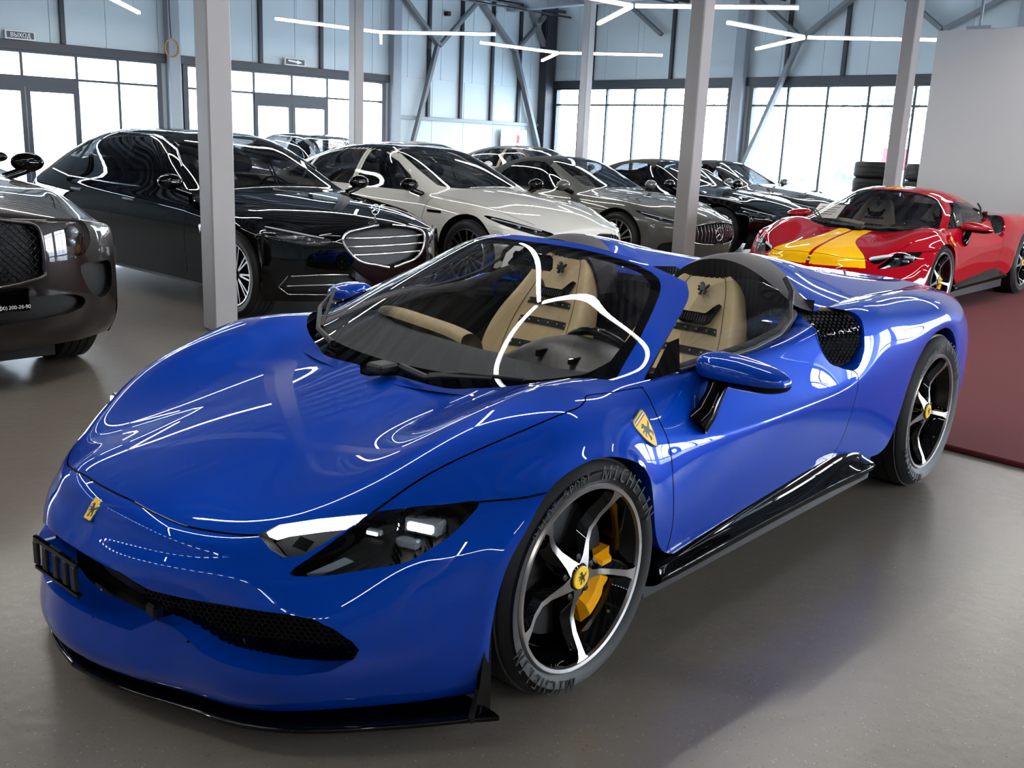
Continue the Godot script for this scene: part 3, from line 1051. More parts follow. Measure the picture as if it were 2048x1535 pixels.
	for u in U - 1:
		var a: Vector3 = F.g[u][V - 1]; var b: Vector3 = F.g[u + 1][V - 1]
		quad(lip, a, b, b + Vector3(0, 0, -.05), a + Vector3(0, 0, -.05), Vector3(0, -1, 0))
	put(both(smoothed(lip, 40)), "body_edge", paint_mat, t)
	var liner := soup()
	for wc in [[0.0, .338, .362], [2.6, .36, .392]]:
		for i in 24:
			var a0 := -0.35 + (PI + .7) * i / 24
			var a1 := -0.35 + (PI + .7) * (i + 1) / 24
			var e0 := Vector3(wc[0] + wc[2] * cos(a0), wc[1] + wc[2] * sin(a0), 0)
			var e1 := Vector3(wc[0] + wc[2] * cos(a1), wc[1] + wc[2] * sin(a1), 0)
			quad(liner, e0 + Vector3(0, 0, .90), e1 + Vector3(0, 0, .90), e1 + Vector3(0, 0, .5), e0 + Vector3(0, 0, .5), Vector3(wc[0], wc[1], 0) - e0)
			flat(liner, e0 + Vector3(0, 0, .5), e1 + Vector3(0, 0, .5), Vector3(wc[0], wc[1], .5), Vector3(0, 0, 1))
	put(both(liner), "wheel_arch_liner", M.black_matt, t)
	var under := soup()
	box(under, Vector3(-.75, .11, -.55), Vector3(3.2, .14, .55))
	box(under, Vector3(.42, .11, -.86), Vector3(2.18, .24, .86))
	put(under, "underbody", M.black_matt, t)
	# black splitter under the nose, with a fin ahead of the wheel
	var sp := []
	for r in range(0, 11):
		var q: Array = CAR_A[1][r]
		var dirx := Vector3(-1, 0, 0).lerp(Vector3(0, 0, 1), clampf((q[1] - .35) / .6, 0, 1)).normalized()
		var p := Vector3(q[0], 0, q[1])
		var push: float = .012 + .03 * smoothstep(.35, .7, q[1])
		sp.append(PackedVector3Array([p - dirx * .10 + Vector3(0, .10, 0), p + dirx * push + Vector3(0, .102, 0), p + dirx * (push + .006) + Vector3(0, .092, 0), p + dirx * push + Vector3(0, .080, 0), p - dirx * .12 + Vector3(0, .078, 0)]))
	var SP := surface(sp, 4, 2, false, 1)
	put(both(soup_of(SP, -1.0)), "splitter", M.black_gloss, t)
	var fin := soup()
	for z in [.925]:
		plate(fin, rounded2([[-.44, .085], [-.365, .085], [-.372, .30], [-.382, .325], [-.392, .30], [-.41, .17]], .012), z, z + .012, Transform3D())
	put(fin, "splitter_fin", M.black_gloss, t)
	put(mirrored(fin), "splitter_fin", M.black_gloss, t)
	# side skirt
	var sk := []
	for q in [[.37, .272, .235, .95, .205], [.5, .285, .25, .966, .215], [.9, .318, .262, .97, .225], [1.3, .347, .27, .975, .232], [1.55, .365, .285, .99, .24], [1.72, .368, .29, 1.005, .248], [1.84, .345, .285, 1.0, .255], [1.90, .30, .275, .985, .262]]:
		sk.append(PackedVector3Array([Vector3(q[0], q[1], .915), Vector3(q[0], q[1] - .012, .938), Vector3(q[0], lerpf(q[1], q[2], .6), .945), Vector3(q[0], q[2], q[3]), Vector3(q[0], q[2] - .012, q[3] + .004), Vector3(q[0], q[4] - .01, q[3] - .02), Vector3(q[0], q[4] - .03, .86)]))
	var SK := surface(sk, 6, 4, false, 2)
	put(both(soup_of(SK, -1.0)), "side_skirt", M.black_gloss, t)
	# wind screen with its black border, pillars and header in paint
	var scr := surface(net_of(CAR_A_SCREEN), 8, 6, true)
	var sc := soup_of(scr)
	c = cut(sc, UV, convex(straight2([[-.1, -.1], [-.1, .75], [.1, .745], [.333, .722], [.556, .65], [.694, .611], [.77, .585], [.82, .54], [.85, .46], [.858, .39], [.84, .25], [.815, .1], [.808, -.1]])))
	var frame: Dictionary = c[1]
	c = cut(c[0], UV, convex(straight2([[.115, -.1], [.12, .3], [.13, .48], [.16, .6], [.22, .655], [.35, .66], [.55, .60], [.66, .565], [.73, .50], [.76, .40], [.765, .25], [.755, -.1]])))
	put(both(c[0]), "windscreen", M.glass, t)
	put(both(c[1]), "windscreen_border", M.black_gloss, t)
	put(both(frame), "windscreen_frame", paint_mat, t)
	put(both(pushed(walls(frame, .025), 0.0)), "frame_returns", M.black_matt, t)
	put(both(pushed(frame, -.022)), "frame_lining", M.black_matt, t)
	# cowl below the glass
	var cowl := soup()
	for i in 7:
		pass
	var co := []
	for r in 7:
		var q: Array = CAR_A_SCREEN[0][r]
		var q1: Array = CAR_A_SCREEN[1][r]
		co.append(PackedVector3Array([Vector3(q[0] - .045, q[2] + .002, q[1]), Vector3(q[0] - .01, q[2] - .012, q[1]), Vector3(q[0] + .06, q[2] - .01, q[1])]))
	put(both(soup_of(surface(co, 4, 3, false, 1), -1.0)), "cowl", M.black_matt, t)
	if open_top:
		var pb := Node3D.new(); pb.name = "plate_bracket"; t.add_child(pb, true)
		for q in [[-.125, .125, .415, .432], [-.125, .125, .335, .348]]:
			part_box(pb, "rail", Vector3(-1.035, q[2], q[0]), Vector3(-1.022, q[3], q[1]), M.black_gloss, .003)
		for z in [-.12, -.065, -.005, .05, .10]:
			part_box(pb, "upright", Vector3(-1.034, .348, z - .012), Vector3(-1.024, .415, z + .014), M.black_matt, .003)
		part_box(t, "radar_unit", Vector3(-.955, .335, .315), Vector3(-.925, .37, .36), M.black_gloss, .006)
	wipers(t)
	side_glass(t, open_top, paint_mat)
	cabin_a(t, open_top)
	if open_top:
		open_rear(t, paint_mat)
	else:
		coupe_roof(t, paint_mat, stripes)
	for sd in [1, -1]:
		mirror_a(t, paint_mat, sd, open_top)
	# badges
	var g0: Vector3 = F.g[12 * 8 / 2][0]
	var bp := Vector3(-.912, .508, 0)
	var nb := Node3D.new(); nb.name = "nose_badge"; t.add_child(nb, true)
	var yv := Vector3(.056, .075, 0).normalized()
	var zv := Vector3(-yv.y, yv.x, 0)
	var BT := Transform3D(Basis(Vector3(0, 0, 1), yv, Vector3(0, 0, 1).cross(yv)), Vector3(-.921, .512, 0))
	var bs := soup()
	plate(bs, rounded2([[-.021, -.034], [.021, -.034], [.021, .034], [-.021, .034]], .006), 0, .004, BT)
	put(bs, "badge_rim", M.chrome, nb)
	bs = soup()
	plate(bs, rounded2([[-.0175, -.031], [.0175, -.031], [.0175, .031], [-.0175, .031]], .004), .004, .0046, BT)
	put(bs, "badge_field", M.yellow, nb)
	bs = soup()
	horse(bs, BT * Transform3D(Basis(), Vector3(0, -.004, .0046)), .042, .0006)
	put(bs, "badge_horse", M.ink, nb)
	for sd in [1, -1]:
		var sp0 := Vector3(.291, .738, .871 * sd)
		var sp1 := Vector3(.336, .651, .915 * sd)
		var yy := (sp0 - sp1).normalized()
		var zz := Vector3(.06, .42, .9 * sd)
		zz = (zz - yy * zz.dot(yy)).normalized()
		shield_badge(t, Transform3D(Basis(yy.cross(zz), yy, zz), (sp0 + sp1) * .5 + zz * .002), .068, .10)

func head_lamp(t: Node3D, lp: Dictionary, dp: Dictionary, sd: int, lit: bool) -> void:
	var h := Node3D.new()
	h.name = "headlight"
	t.add_child(h, true)
	var L := lp if sd > 0 else mirrored(lp)
	var D := dp if sd > 0 else mirrored(dp)
	put(L, "lens", M.lens, h)
	put(walls(L, .05, Vector3(.5, -.85, 0)), "housing_wall", M.black_gloss, h)
	put(moved(pushed(L, -.045), Transform3D()), "housing", M.lamp_dark, h)
	# running light: a white bar along the upper edge of the duct, the duct dark below
	put(walls(D, .07, Vector3(.75, -.5, -.2 * sd)), "duct_wall", M.gap, h)
	put(moved(D, Transform3D(Basis(), Vector3(.06, -.04, -.012 * sd))), "duct_back", M.gap, h)
	var S := soup()
	var top := [[-.728, .503, .546], [-.700, .517, .562], [-.634, .584, .580], [-.575, .645, .591], [-.552, .668, .595]]
	var bot := [[-.727, .512, .537], [-.703, .530, .545], [-.642, .592, .560], [-.592, .645, .570], [-.577, .659, .572]]
	for i in 4:
		var a := Vector3(top[i][0], top[i][2], top[i][1] * sd); var b := Vector3(top[i + 1][0], top[i + 1][2], top[i + 1][1] * sd)
		var cc := Vector3(bot[i + 1][0], bot[i + 1][2], bot[i + 1][1] * sd); var d := Vector3(bot[i][0], bot[i][2], bot[i][1] * sd)
		quad(S, a, b, cc, d, Vector3(-1, .6, 0))
		var inn := Vector3(.03, -.02, -.01 * sd)
		quad(S, d, cc, cc + inn, d + inn, Vector3(0, -1, 0))
		quad(S, a, b, b + inn, a + inn, Vector3(0, 1, 0))
	put(S, "running_light", M.led if lit else M.led_off, h)
	# projector modules
	for q in [[-.450, .772, .582, 1.25], [-.497, .763, .546, .8], [-.545, .692, .566, .55]]:
		var B := Basis.looking_at(Vector3(1, -.10, -.35 * sd), Vector3.UP)
		var T := Transform3D(B, Vector3(q[0], q[2] - .012, q[1] * sd))
		S = soup()
		cbox(S, Vector3(-.038, -.015, -.02) * q[3], Vector3(.038, .015, .02) * q[3], .005, T)
		put(S, "projector", M.lamp_clear, h)
		S = soup()
		if q[3] != .8:
			cbox(S, Vector3(-.028, -.008, .02) * q[3], Vector3(.028, .008, .026) * q[3], .003, T)
			put(S, "led_lamp", M.led if lit else M.led_off, h)
	S = soup()
	for q in [[[-.70, .606, .462], [-.62, .655, .498], [-.60, .668, .485], [-.69, .622, .452]], [[-.66, .66, .458], [-.53, .765, .478], [-.52, .775, .466], [-.66, .668, .448]]]:
		var p := []
		for e in q:
			p.append(Vector3(e[0] + .012, e[2] - .004, e[1] * sd))
		quad(S, p[0], p[1], p[2], p[3], Vector3(-1, 1, .5 * sd))
	put(S, "reflector", M.chrome_soft, h)
	if lit:
		var lt := SpotLight3D.new()
		lt.name = "beam"
		lt.light_energy = .25
		lt.spot_range = 30.0
		lt.spot_angle = 35
		lt.spot_attenuation = 2.0
		lt.shadow_enabled = true
		lt.light_size = .02
		lt.position = Vector3(-.50, .575, .745 * sd)
		lt.rotation.y = PI / 2
		h.add_child(lt)

func wipers(t: Node3D) -> void:
	for q in [[[.065, .778, .10], [.045, .772, .24], [.06, .785, .30], [.115, .80, .46]], [[.10, .785, -.30], [.13, .815, -.42], [.24, .865, -.555], [.33, .905, -.60]]]:
		var wn := Node3D.new()
		wn.name = "wiper"
		t.add_child(wn, true)
		var S := soup()
		var pts := []
		for p in q:
			pts.append(Vector3(p[0], p[1], p[2]))
		tube(S, pts, [.012, .010, .008, .005], 6)
		put(smoothed(S, 40), "wiper_arm", M.black_matt, wn)
		S = soup()
		var a: Vector3 = pts[1]; var b: Vector3 = pts[3]
		tube(S, [a + Vector3(.015, .006, 0), (a + b) * .5 + Vector3(.016, .012, 0), b + Vector3(.03, .012, .10 if q[3][2] > 0 else -.02)], .007, 5)
		put(S, "wiper_blade", M.rubber, wn)
	var S := soup()
	cbox(S, Vector3(-.02, .76, .02), Vector3(.06, .79, .10), .008)
	put(S, "wiper_motor_cover", M.black_matt, t)

func side_glass(t: Node3D, open_top: bool, paint_mat: Material) -> void:
	for sd in [1, -1]:
		# glass: from the belt up to a slanting upper edge
		var lo := [[.60, .815, .818], [.80, .828, .826], [1.05, .834, .838], [1.25, .825, .862], [1.38, .795, .90], [1.455, .752, .955]]
		var hi := [[.705, .738, .90], [.86, .675, .972], [1.04, .622, 1.02], [1.22, .612, 1.035], [1.37, .635, 1.03], [1.45, .70, .995]]
		if not open_top:
			hi = [[.705, .738, .90], [.86, .672, .972], [1.04, .60, 1.045], [1.22, .59, 1.06], [1.40, .61, 1.04], [1.50, .70, .985]]
		var net := []
		for i in lo.size():
			var a := Vector3(lo[i][0], lo[i][2], lo[i][1] * sd); var b := Vector3(hi[i][0], hi[i][2], hi[i][1] * sd)
			var m := (a + b) * .5 + Vector3(0, .006, .012 * sd)
			net.append(PackedVector3Array([a, m, b]))
		var g := soup_of(surface(net, 4, 3, false, 2), -1.0 if sd > 0 else 1.0)
		put(g, "side_window", M.glass, t)
		var S := soup()
		var pts := []
		for q in lo:
			pts.append(Vector3(q[0], q[2] + .002, q[1] * sd))
		tube(S, pts, .007, 6)
		put(S, "window_seal", M.rubber, t)
		# black corner piece behind the pillar
		S = soup()
		var A := Vector3(.455, .808, .802 * sd); var B := Vector3(.60, .82, .816 * sd); var C := Vector3(.705, .90, .738 * sd); var D := Vector3(.66, .888, .725 * sd)
		quad(S, A, B, C, D, Vector3(0, .3, sd))
		put(S, "window_corner", M.black_gloss, t)
		# dark post behind the glass
		S = soup()
		var post := []
		for q in [[1.455, .752, .945], [1.47, .742, .99], [1.49, .70, 1.035]]:
			post.append(Vector3(q[0], q[2], q[1] * sd))
		tube(S, post, .011, 6)
		put(S, "rear_post", M.black_matt, t)
func mirror_a(t: Node3D, paint_mat: Material, sd: int, hero: bool) -> void:
	var mn := Node3D.new()
	mn.name = "door_mirror"
	t.add_child(mn, true)
	var c := Vector3(.735, .818, .968)
	var g := []; var nn := []
	var NU := 20; var NV := 28
	for i in NU + 1:
		var th := PI * i / NU
		var row := PackedVector3Array(); var nrow := PackedVector3Array()
		for k in NV + 1:
			var ph := TAU * k / NV
			var e := Vector3(sin(th) * cos(ph), sin(th) * sin(ph), cos(th))   # x back, y up, z out
			var sq := Vector3(signf(e.x) * pow(absf(e.x), .85), signf(e.y) * pow(absf(e.y), .8), signf(e.z) * pow(absf(e.z), .6))
			var p := Vector3(sq.x * (.085 if e.x < 0 else .035), sq.y * (.056 if e.y > 0 else .05), sq.z * .152)
			p.y *= 1.0 - .22 * clampf(p.z / .15, 0.0, 1.0)
			p.x += .02 * clampf(p.z / .15, -1, 1)
			p.y -= .012 * clampf(p.z / .15, -1, 1)
			row.append((c + p) * Vector3(1, 1, sd))
			nrow.append(Vector3.ZERO)
		g.append(row); nn.append(nrow)
	for i in NU + 1:
		for k in NV + 1:
			var du: Vector3 = g[mini(i + 1, NU)][k] - g[maxi(i - 1, 0)][k]
			var dv: Vector3 = g[i][(k + 1) % NV] - g[i][(k - 1 + NV) % NV]
			var n := dv.cross(du)
			if n.dot(g[i][k] - c * Vector3(1, 1, sd)) < 0.0:
				n = -n
			nn[i][k] = n.normalized() if n.length() > 1e-9 else Vector3(0, 0, sd if i == 0 else -sd)
	var S := soup_of({"g": g, "n": nn, "U": NU + 1, "V": NV + 1})
	var r := cut(S, FRONT, convex(straight2([[-3, .803], [3, .803], [3, 1.2], [-3, 1.2]])))
	put(r[0], "mirror_cap", paint_mat, mn)
	put(r[1], "mirror_base", M.black_gloss, mn)
	S = soup()
	var st := []
	for q in [[.575, .668, .905], [.605, .70, .918], [.655, .755, .915], [.70, .795, .905]]:
		st.append(Vector3(q[0], q[1], q[2] * sd))
	tube(S, st, [.045, .036, .030, .034], 10)
	put(S, "mirror_stalk", M.black_gloss, mn)

func seat_a(t: Node3D, at: Vector3, hero: bool) -> void:
	var sn := Node3D.new()
	sn.name = "seat"
	t.add_child(sn, true)
	sn.position = at
	var leather: Material = M.leather if hero else M.leather_red
	var net := []
	# s, h, half width, bolster forward
	for q in [[1.16, .40, .225, .05], [1.215, .50, .245, .07], [1.275, .60, .262, .085], [1.325, .69, .265, .075], [1.37, .775, .245, .055], [1.41, .85, .21, .035], [1.445, .92, .178, .022], [1.475, .98, .145, .015], [1.495, 1.02, .10, .008], [1.505, 1.04, .04, .0]]:
		var s: float = q[0]; var h: float = q[1]; var w: float = q[2]; var b: float = q[3]
		net.append(PackedVector3Array([Vector3(s, h, 0), Vector3(s - .002, h, w * .35), Vector3(s - b * .35, h, w * .62), Vector3(s - b, h, w * .84), Vector3(s - b * .75, h - .004, w * .97), Vector3(s + .02, h - .006, w), Vector3(s + .075, h - .01, w * .86), Vector3(s + .09, h - .012, w * .4)]))
	var F := surface(net, 6, 5, true)
	var S := both(soup_of(F, 1.0))
	var c := pick(S, SIDE, straight2([[1.0, .3], [1.19, .3], [1.56, 1.1], [1.0, 1.1]]))
	put(S, "backrest", leather, sn)
	var seams := soup()
	for sg in [-1, 1]:
		var pts := []
		for u in range(0, F.U, 3):
			var vi := 10
			pts.append(F.g[u][vi] * Vector3(1, 1, sg) + F.n[u][vi] * Vector3(1, 1, sg) * .001)
		tube(seams, pts, .0022, 4)
	put(seams, "seams", M.seam, sn)
	# cloth strips with small studs
	for q in [.80, .715, .62, .535]:
		var u := 0
		for k in F.U:
			if absf(F.g[k][0].y - q) < absf(F.g[u][0].y - q):
				u = k
		var strip := soup(); var dots := soup()
		var half := 8
		for v in half:
			for sg in [-1, 1]:
				var m := Vector3(1, 1, sg)
				var o0: Vector3 = F.n[u][v] * m * .003; var o1: Vector3 = F.n[u][v + 1] * m * .003
				var a: Vector3 = F.g[maxi(u - 1, 0)][v] * m + o0; var b: Vector3 = F.g[maxi(u - 1, 0)][v + 1] * m + o1
				var cc: Vector3 = F.g[u + 1][v + 1] * m + o1; var d: Vector3 = F.g[u + 1][v] * m + o0
				quad(strip, a, b, cc, d, Vector3(-1, .3, 0))
				if v % 3 == 1:
					ball(dots, (a + cc) * .5 + o0 * .3, Vector3(.004, .004, .004), Transform3D(), 6, 4)
		put(strip, "strip", M.cloth_dark, sn)
		put(dots, "studs", M.stud, sn)
	# vent below the head rest
	S = soup()
	var up := Vector3(.035, .07, 0).normalized()
	var T := Transform3D(Basis(Vector3(0, 0, 1), up, Vector3(0, 0, 1).cross(up)), Vector3(1.402, .868, 0))
	plate(S, rounded2([[-.105, .045], [-.075, -.035], [-.05, -.05], [.05, -.05], [.075, -.035], [.105, .045], [.085, .03], [.055, -.005], [-.055, -.005], [-.085, .03]], .008), -.02, .012, T)
	put(S, "vent_panel", M.black_gloss, sn)
	S = soup()
	for i in 11:
		box(S, Vector3(-.06 + .012 * i, -.042, .012), Vector3(-.055 + .012 * i, -.012, .014), T)
	put(S, "vent_slats", M.cloth_dark, sn)
	S = soup()
	var T2 := Transform3D(Basis(Vector3(0, 0, 1), Vector3(.45, .89, 0).normalized(), Vector3(0, 0, 1).cross(Vector3(.45, .89, 0).normalized())), Vector3(1.448, .955, 0))
	horse(S, T2, .058, .012)
	put(S, "headrest_emblem", M.ink, sn)
	# cushion
	net = []
	for q in [[.68, .37], [.74, .405], [.90, .405], [1.05, .39], [1.18, .37]]:
		net.append(PackedVector3Array([Vector3(q[0], q[1], 0), Vector3(q[0], q[1] + .004, .14), Vector3(q[0], q[1] + .04, .20), Vector3(q[0], q[1] + .035, .235), Vector3(q[0], q[1] - .04, .25), Vector3(q[0], .26, .24)]))
	put(both(soup_of(surface(net, 4, 3, true), 1.0)), "cushion", leather, sn)

func cabin_a(t: Node3D, hero: bool) -> void:
	var S := soup()
	quad(S, Vector3(.05, .20, -.76), Vector3(1.6, .20, -.76), Vector3(1.6, .20, .76), Vector3(.05, .20, .76), Vector3.UP)
	for sd in [-1, 1]:
		quad(S, Vector3(.3, .2, .785 * sd), Vector3(1.56, .2, .785 * sd), Vector3(1.56, .84, .785 * sd), Vector3(.3, .79, .785 * sd), Vector3(0, 0, -sd))
	quad(S, Vector3(1.585, .2, -.78), Vector3(1.585, .2, .78), Vector3(1.60, .95, .78), Vector3(1.60, .95, -.78), Vector3(-1, 0, 0))
	quad(S, Vector3(.08, .2, -.76), Vector3(.08, .2, .76), Vector3(.08, .74, .76), Vector3(.08, .74, -.76), Vector3(1, 0, 0))
	put(S, "cabin_lining", M.cabin, t)
	S = soup()   # ribbed panel behind the seats
	for i in 16:
		box(S, Vector3(1.565, .72, -.70 + i * .045), Vector3(1.585, .93, -.68 + i * .045))
		box(S, Vector3(1.565, .72, .70 - i * .045 - .02), Vector3(1.585, .93, .70 - i * .045))
	put(S, "rear_panel_ribs", M.cabin, t)
	# door tops inside
	S = soup()
	for sd in [-1, 1]:
		var pts := []
		for q in [[.50, .795, .775], [.8, .812, .785], [1.1, .826, .79], [1.35, .85, .775], [1.5, .90, .735]]:
			pts.append(Vector3(q[0], q[1], q[2] * sd))
		tube(S, pts, .026, 8)
	put(S, "door_top_trim", M.cabin, t)
	# dash
	var net := []
	for q in [[.06, .735], [.16, .752], [.32, .768], [.46, .772], [.56, .752], [.60, .70], [.585, .58], [.55, .45]]:
		var s: float = q[0]; var h: float = q[1]
		net.append(PackedVector3Array([Vector3(s, h, 0), Vector3(s + .01, h + .004, .2), Vector3(s + .03, h + .006, .4), Vector3(s + .075, h + .012, .58), Vector3(s + .15, h + .018, .70), Vector3(s + .2, h + .01, .76)]))
	put(both(soup_of(surface(net, 5, 4, true), 1.0)), "dashboard", M.dash, t)
	S = soup()   # light panel on the passenger side
	var pn := []
	for q in [[-.72, .80, .70], [-.60, .815, .66], [-.42, .815, .62], [-.24, .80, .62], [-.14, .78, .62]]:
		pn.append(PackedVector3Array([Vector3(q[2] - .04, q[1] - .03, q[0]), Vector3(q[2] - .02, q[1], q[0]), Vector3(q[2] + .05, q[1] - .01, q[0]), Vector3(q[2] + .09, q[1] - .09, q[0]), Vector3(q[2] + .06, q[1] - .17, q[0])]))
	put(soup_of(surface(pn, 4, 4, false, 2), 1.0), "dash_panel", M.leather if hero else M.leather_red, t)
	# instrument hood
	pn = []
	for q in [[.14, .74, .02], [.18, .80, .0], [.27, .838, -.01], [.38, .845, -.01], [.50, .83, -.01], [.58, .79, .0], [.62, .74, .02]]:
		pn.append(PackedVector3Array([Vector3(.42, .755, q[0]), Vector3(.50, lerpf(.76, q[1], .6), q[0]), Vector3(.60 + q[2], q[1], q[0]), Vector3(.70 + q[2], q[1] - .002, q[0]), Vector3(.705 + q[2], q[1] - .015, q[0]), Vector3(.64, .74, q[0])]))
	put(soup_of(surface(pn, 4, 4, false, 2), 1.0), "instrument_hood", M.dash_black, t)
	S = soup()
	cbox(S, Vector3(.46, .80, .33), Vector3(.60, .822, .345), .004)
	cbox(S, Vector3(.46, .795, .47), Vector3(.58, .815, .485), .004)
	put(S, "hood_slots", M.black_gloss, t)
	S = soup()   # console between the seats
	cbox(S, Vector3(.55, .25, -.10), Vector3(1.5, .50, .10), .02)
	put(S, "centre_console", M.dash_black, t)
	# steering wheel
	var sw := Node3D.new(); sw.name = "steering_wheel"; t.add_child(sw, true)
	var ax := Vector3(1, .42, 0).normalized()
	var B := Basis(Vector3(0, 0, 1), Vector3(0, 0, 1).cross(ax) * -1.0, ax)
	if B.y.y < 0:
		B.y = -B.y; B.x = -B.x
	var T := Transform3D(B, Vector3(.80, .70, .375))
	var parts := {"rim_top": [[20, 160], M.black_gloss], "rim_leather": [[160, 380], M.leather if hero else M.leather_red]}
	for k in parts:
		S = soup()
		var pts := []
		var a0: int = parts[k][0][0]; var a1: int = parts[k][0][1]
		for i in range(a0, a1 + 1, 10):
			var a := deg_to_rad(i)
			var yy := sin(a) * .175
			pts.append(T * Vector3(cos(a) * .185, maxf(yy, -.15), 0))
		tube(S, pts, .016, 8)
		put(S, k, parts[k][1], sw)
	S = soup()
	cbox(S, Vector3(-.07, -.06, -.05), Vector3(.07, .06, -.005), .015, T)
	cbox(S, Vector3(-.18, -.02, -.03), Vector3(.18, .015, -.015), .005, T)
	put(S, "wheel_boss", M.dash_black, sw)
	for l in [.37, -.37]:
		seat_a(t, Vector3(0, 0, l), hero)
	# inside mirror
	S = soup()
	cbox(S, Vector3(.80, 1.035, -.10), Vector3(.825, 1.095, .10), .012)
	cbox(S, Vector3(.775, 1.07, -.02), Vector3(.81, 1.125, .02), .006)
	put(S, "inside_mirror", M.black_gloss, t)

const BUTTRESS := [
	[[1.47, .16, .86], [1.47, .20, .97], [1.47, .30, 1.055], [1.47, .45, 1.08], [1.475, .58, 1.045], [1.485, .68, .985], [1.50, .745, .935]],
	[[1.60, .14, .868], [1.60, .19, .985], [1.60, .30, 1.072], [1.60, .455, 1.098], [1.605, .59, 1.055], [1.61, .70, .98], [1.62, .78, .905]],
	[[1.85, .15, .868], [1.85, .21, .965], [1.85, .31, 1.045], [1.85, .455, 1.07], [1.85, .585, 1.025], [1.85, .70, .955], [1.85, .79, .905]],
	[[2.15, .2, .872], [2.15, .26, .93], [2.15, .35, .995], [2.15, .46, 1.016], [2.15, .575, .98], [2.15, .69, .925], [2.15, .79, .897]],
	[[2.5, .26, .874], [2.5, .31, .91], [2.5, .38, .945], [2.5, .46, .958], [2.5, .55, .94], [2.5, .64, .908], [2.5, .73, .893]],
	[[2.9, .33, .873], [2.9, .36, .885], [2.9, .41, .90], [2.9, .46, .905], [2.9, .52, .90], [2.9, .58, .889], [2.9, .64, .878]],
	[[3.25, .36, .86], [3.25, .39, .866], [3.25, .43, .872], [3.25, .46, .875], [3.25, .5, .872], [3.25, .54, .865], [3.25, .58, .858]],
]

func open_rear(t: Node3D, paint_mat: Material) -> void:
	var F := surface(net_of(BUTTRESS), 8, 6, false)
	var S := soup_of(F)
	var c := cut(S, TOP, convex(smooth2([[1.2, .0], [1.2, 1.0], [1.56, 1.0], [1.60, .72], [1.655, .58], [1.665, .45], [1.655, .30], [1.60, .15], [1.56, .0]], true, 3)))
	put(both(c[1]), "buttress", paint_mat, t)
	put(both(c[0]), "roll_bar_cover", M.cover_grey, t)
	# front faces of the covers
	S = soup()
	var V: int = F.V
	for v in V - 1:
		var a: Vector3 = F.g[0][v]; var b: Vector3 = F.g[0][v + 1]
		quad(S, a, b, Vector3(a.x + .05, .80, lerpf(a.z, .45, .1)), Vector3(b.x + .05, .80, lerpf(b.z, .45, .1)).lerp(Vector3(a.x + .05, .80, lerpf(a.z, .45, .1)), 0.0), Vector3(-1, 0, 0))
		flat(S, a, b, Vector3(1.53, .80, .45), Vector3(-1, 0, 0))
	put(S, "cover_face", M.cabin, t)
	put(mirrored(S), "cover_face", M.cabin, t)
	# engine cover: dark glass in a frame, with slats behind
	S = soup()
	var net := []
	for q in [[1.66, .885, .13], [1.85, .900, .15], [2.1, .905, .18], [2.4, .900, .22]]:
		net.append(PackedVector3Array([Vector3(q[0], q[1], 0), Vector3(q[0], q[1] - .002, q[2] * .6), Vector3(q[0], q[1] - .008, q[2])]))
	put(both(soup_of(surface(net, 5, 3, true, 2), 1.0)), "engine_window", M.glass_dark, t)
	S = soup()
	for sd in [-1, 1]:
		var pts := []
		for q in [[1.65, .885, .135], [1.85, .898, .155], [2.1, .902, .185], [2.42, .894, .225]]:
			pts.append(Vector3(q[0], q[1], q[2] * sd))
		tube(S, pts, .010, 6)
	tube(S, [Vector3(1.65, .885, -.135), Vector3(1.645, .895, 0), Vector3(1.65, .885, .135)], .012, 6)
	put(S, "engine_window_frame", M.black_gloss, t)
	S = soup()
	for i in 7:
		var x := 2.48 + i * .075
		cbox(S, Vector3(x, .885, -.26), Vector3(x + .05, .897, .26), .004)
	put(S, "engine_slats", M.black_gloss, t)
	S = soup()
	for sd in [-1, 1]:
		quad(S, Vector3(1.72, .905, .162 * sd), Vector3(2.25, .898, .222 * sd), Vector3(2.2, .925, .255 * sd), Vector3(1.74, .962, .208 * sd), Vector3(0, .6, -sd))
	put(pushed(S, .006), "side_vent", M.black_gloss, t)
	# glass wind stop between the covers
	S = soup()
	quad(S, Vector3(1.52, .84, -.20), Vector3(1.52, .84, .20), Vector3(1.55, .985, .19), Vector3(1.55, .985, -.19), Vector3(-1, 0, 0))
	put(S, "wind_stop", M.glass, t)

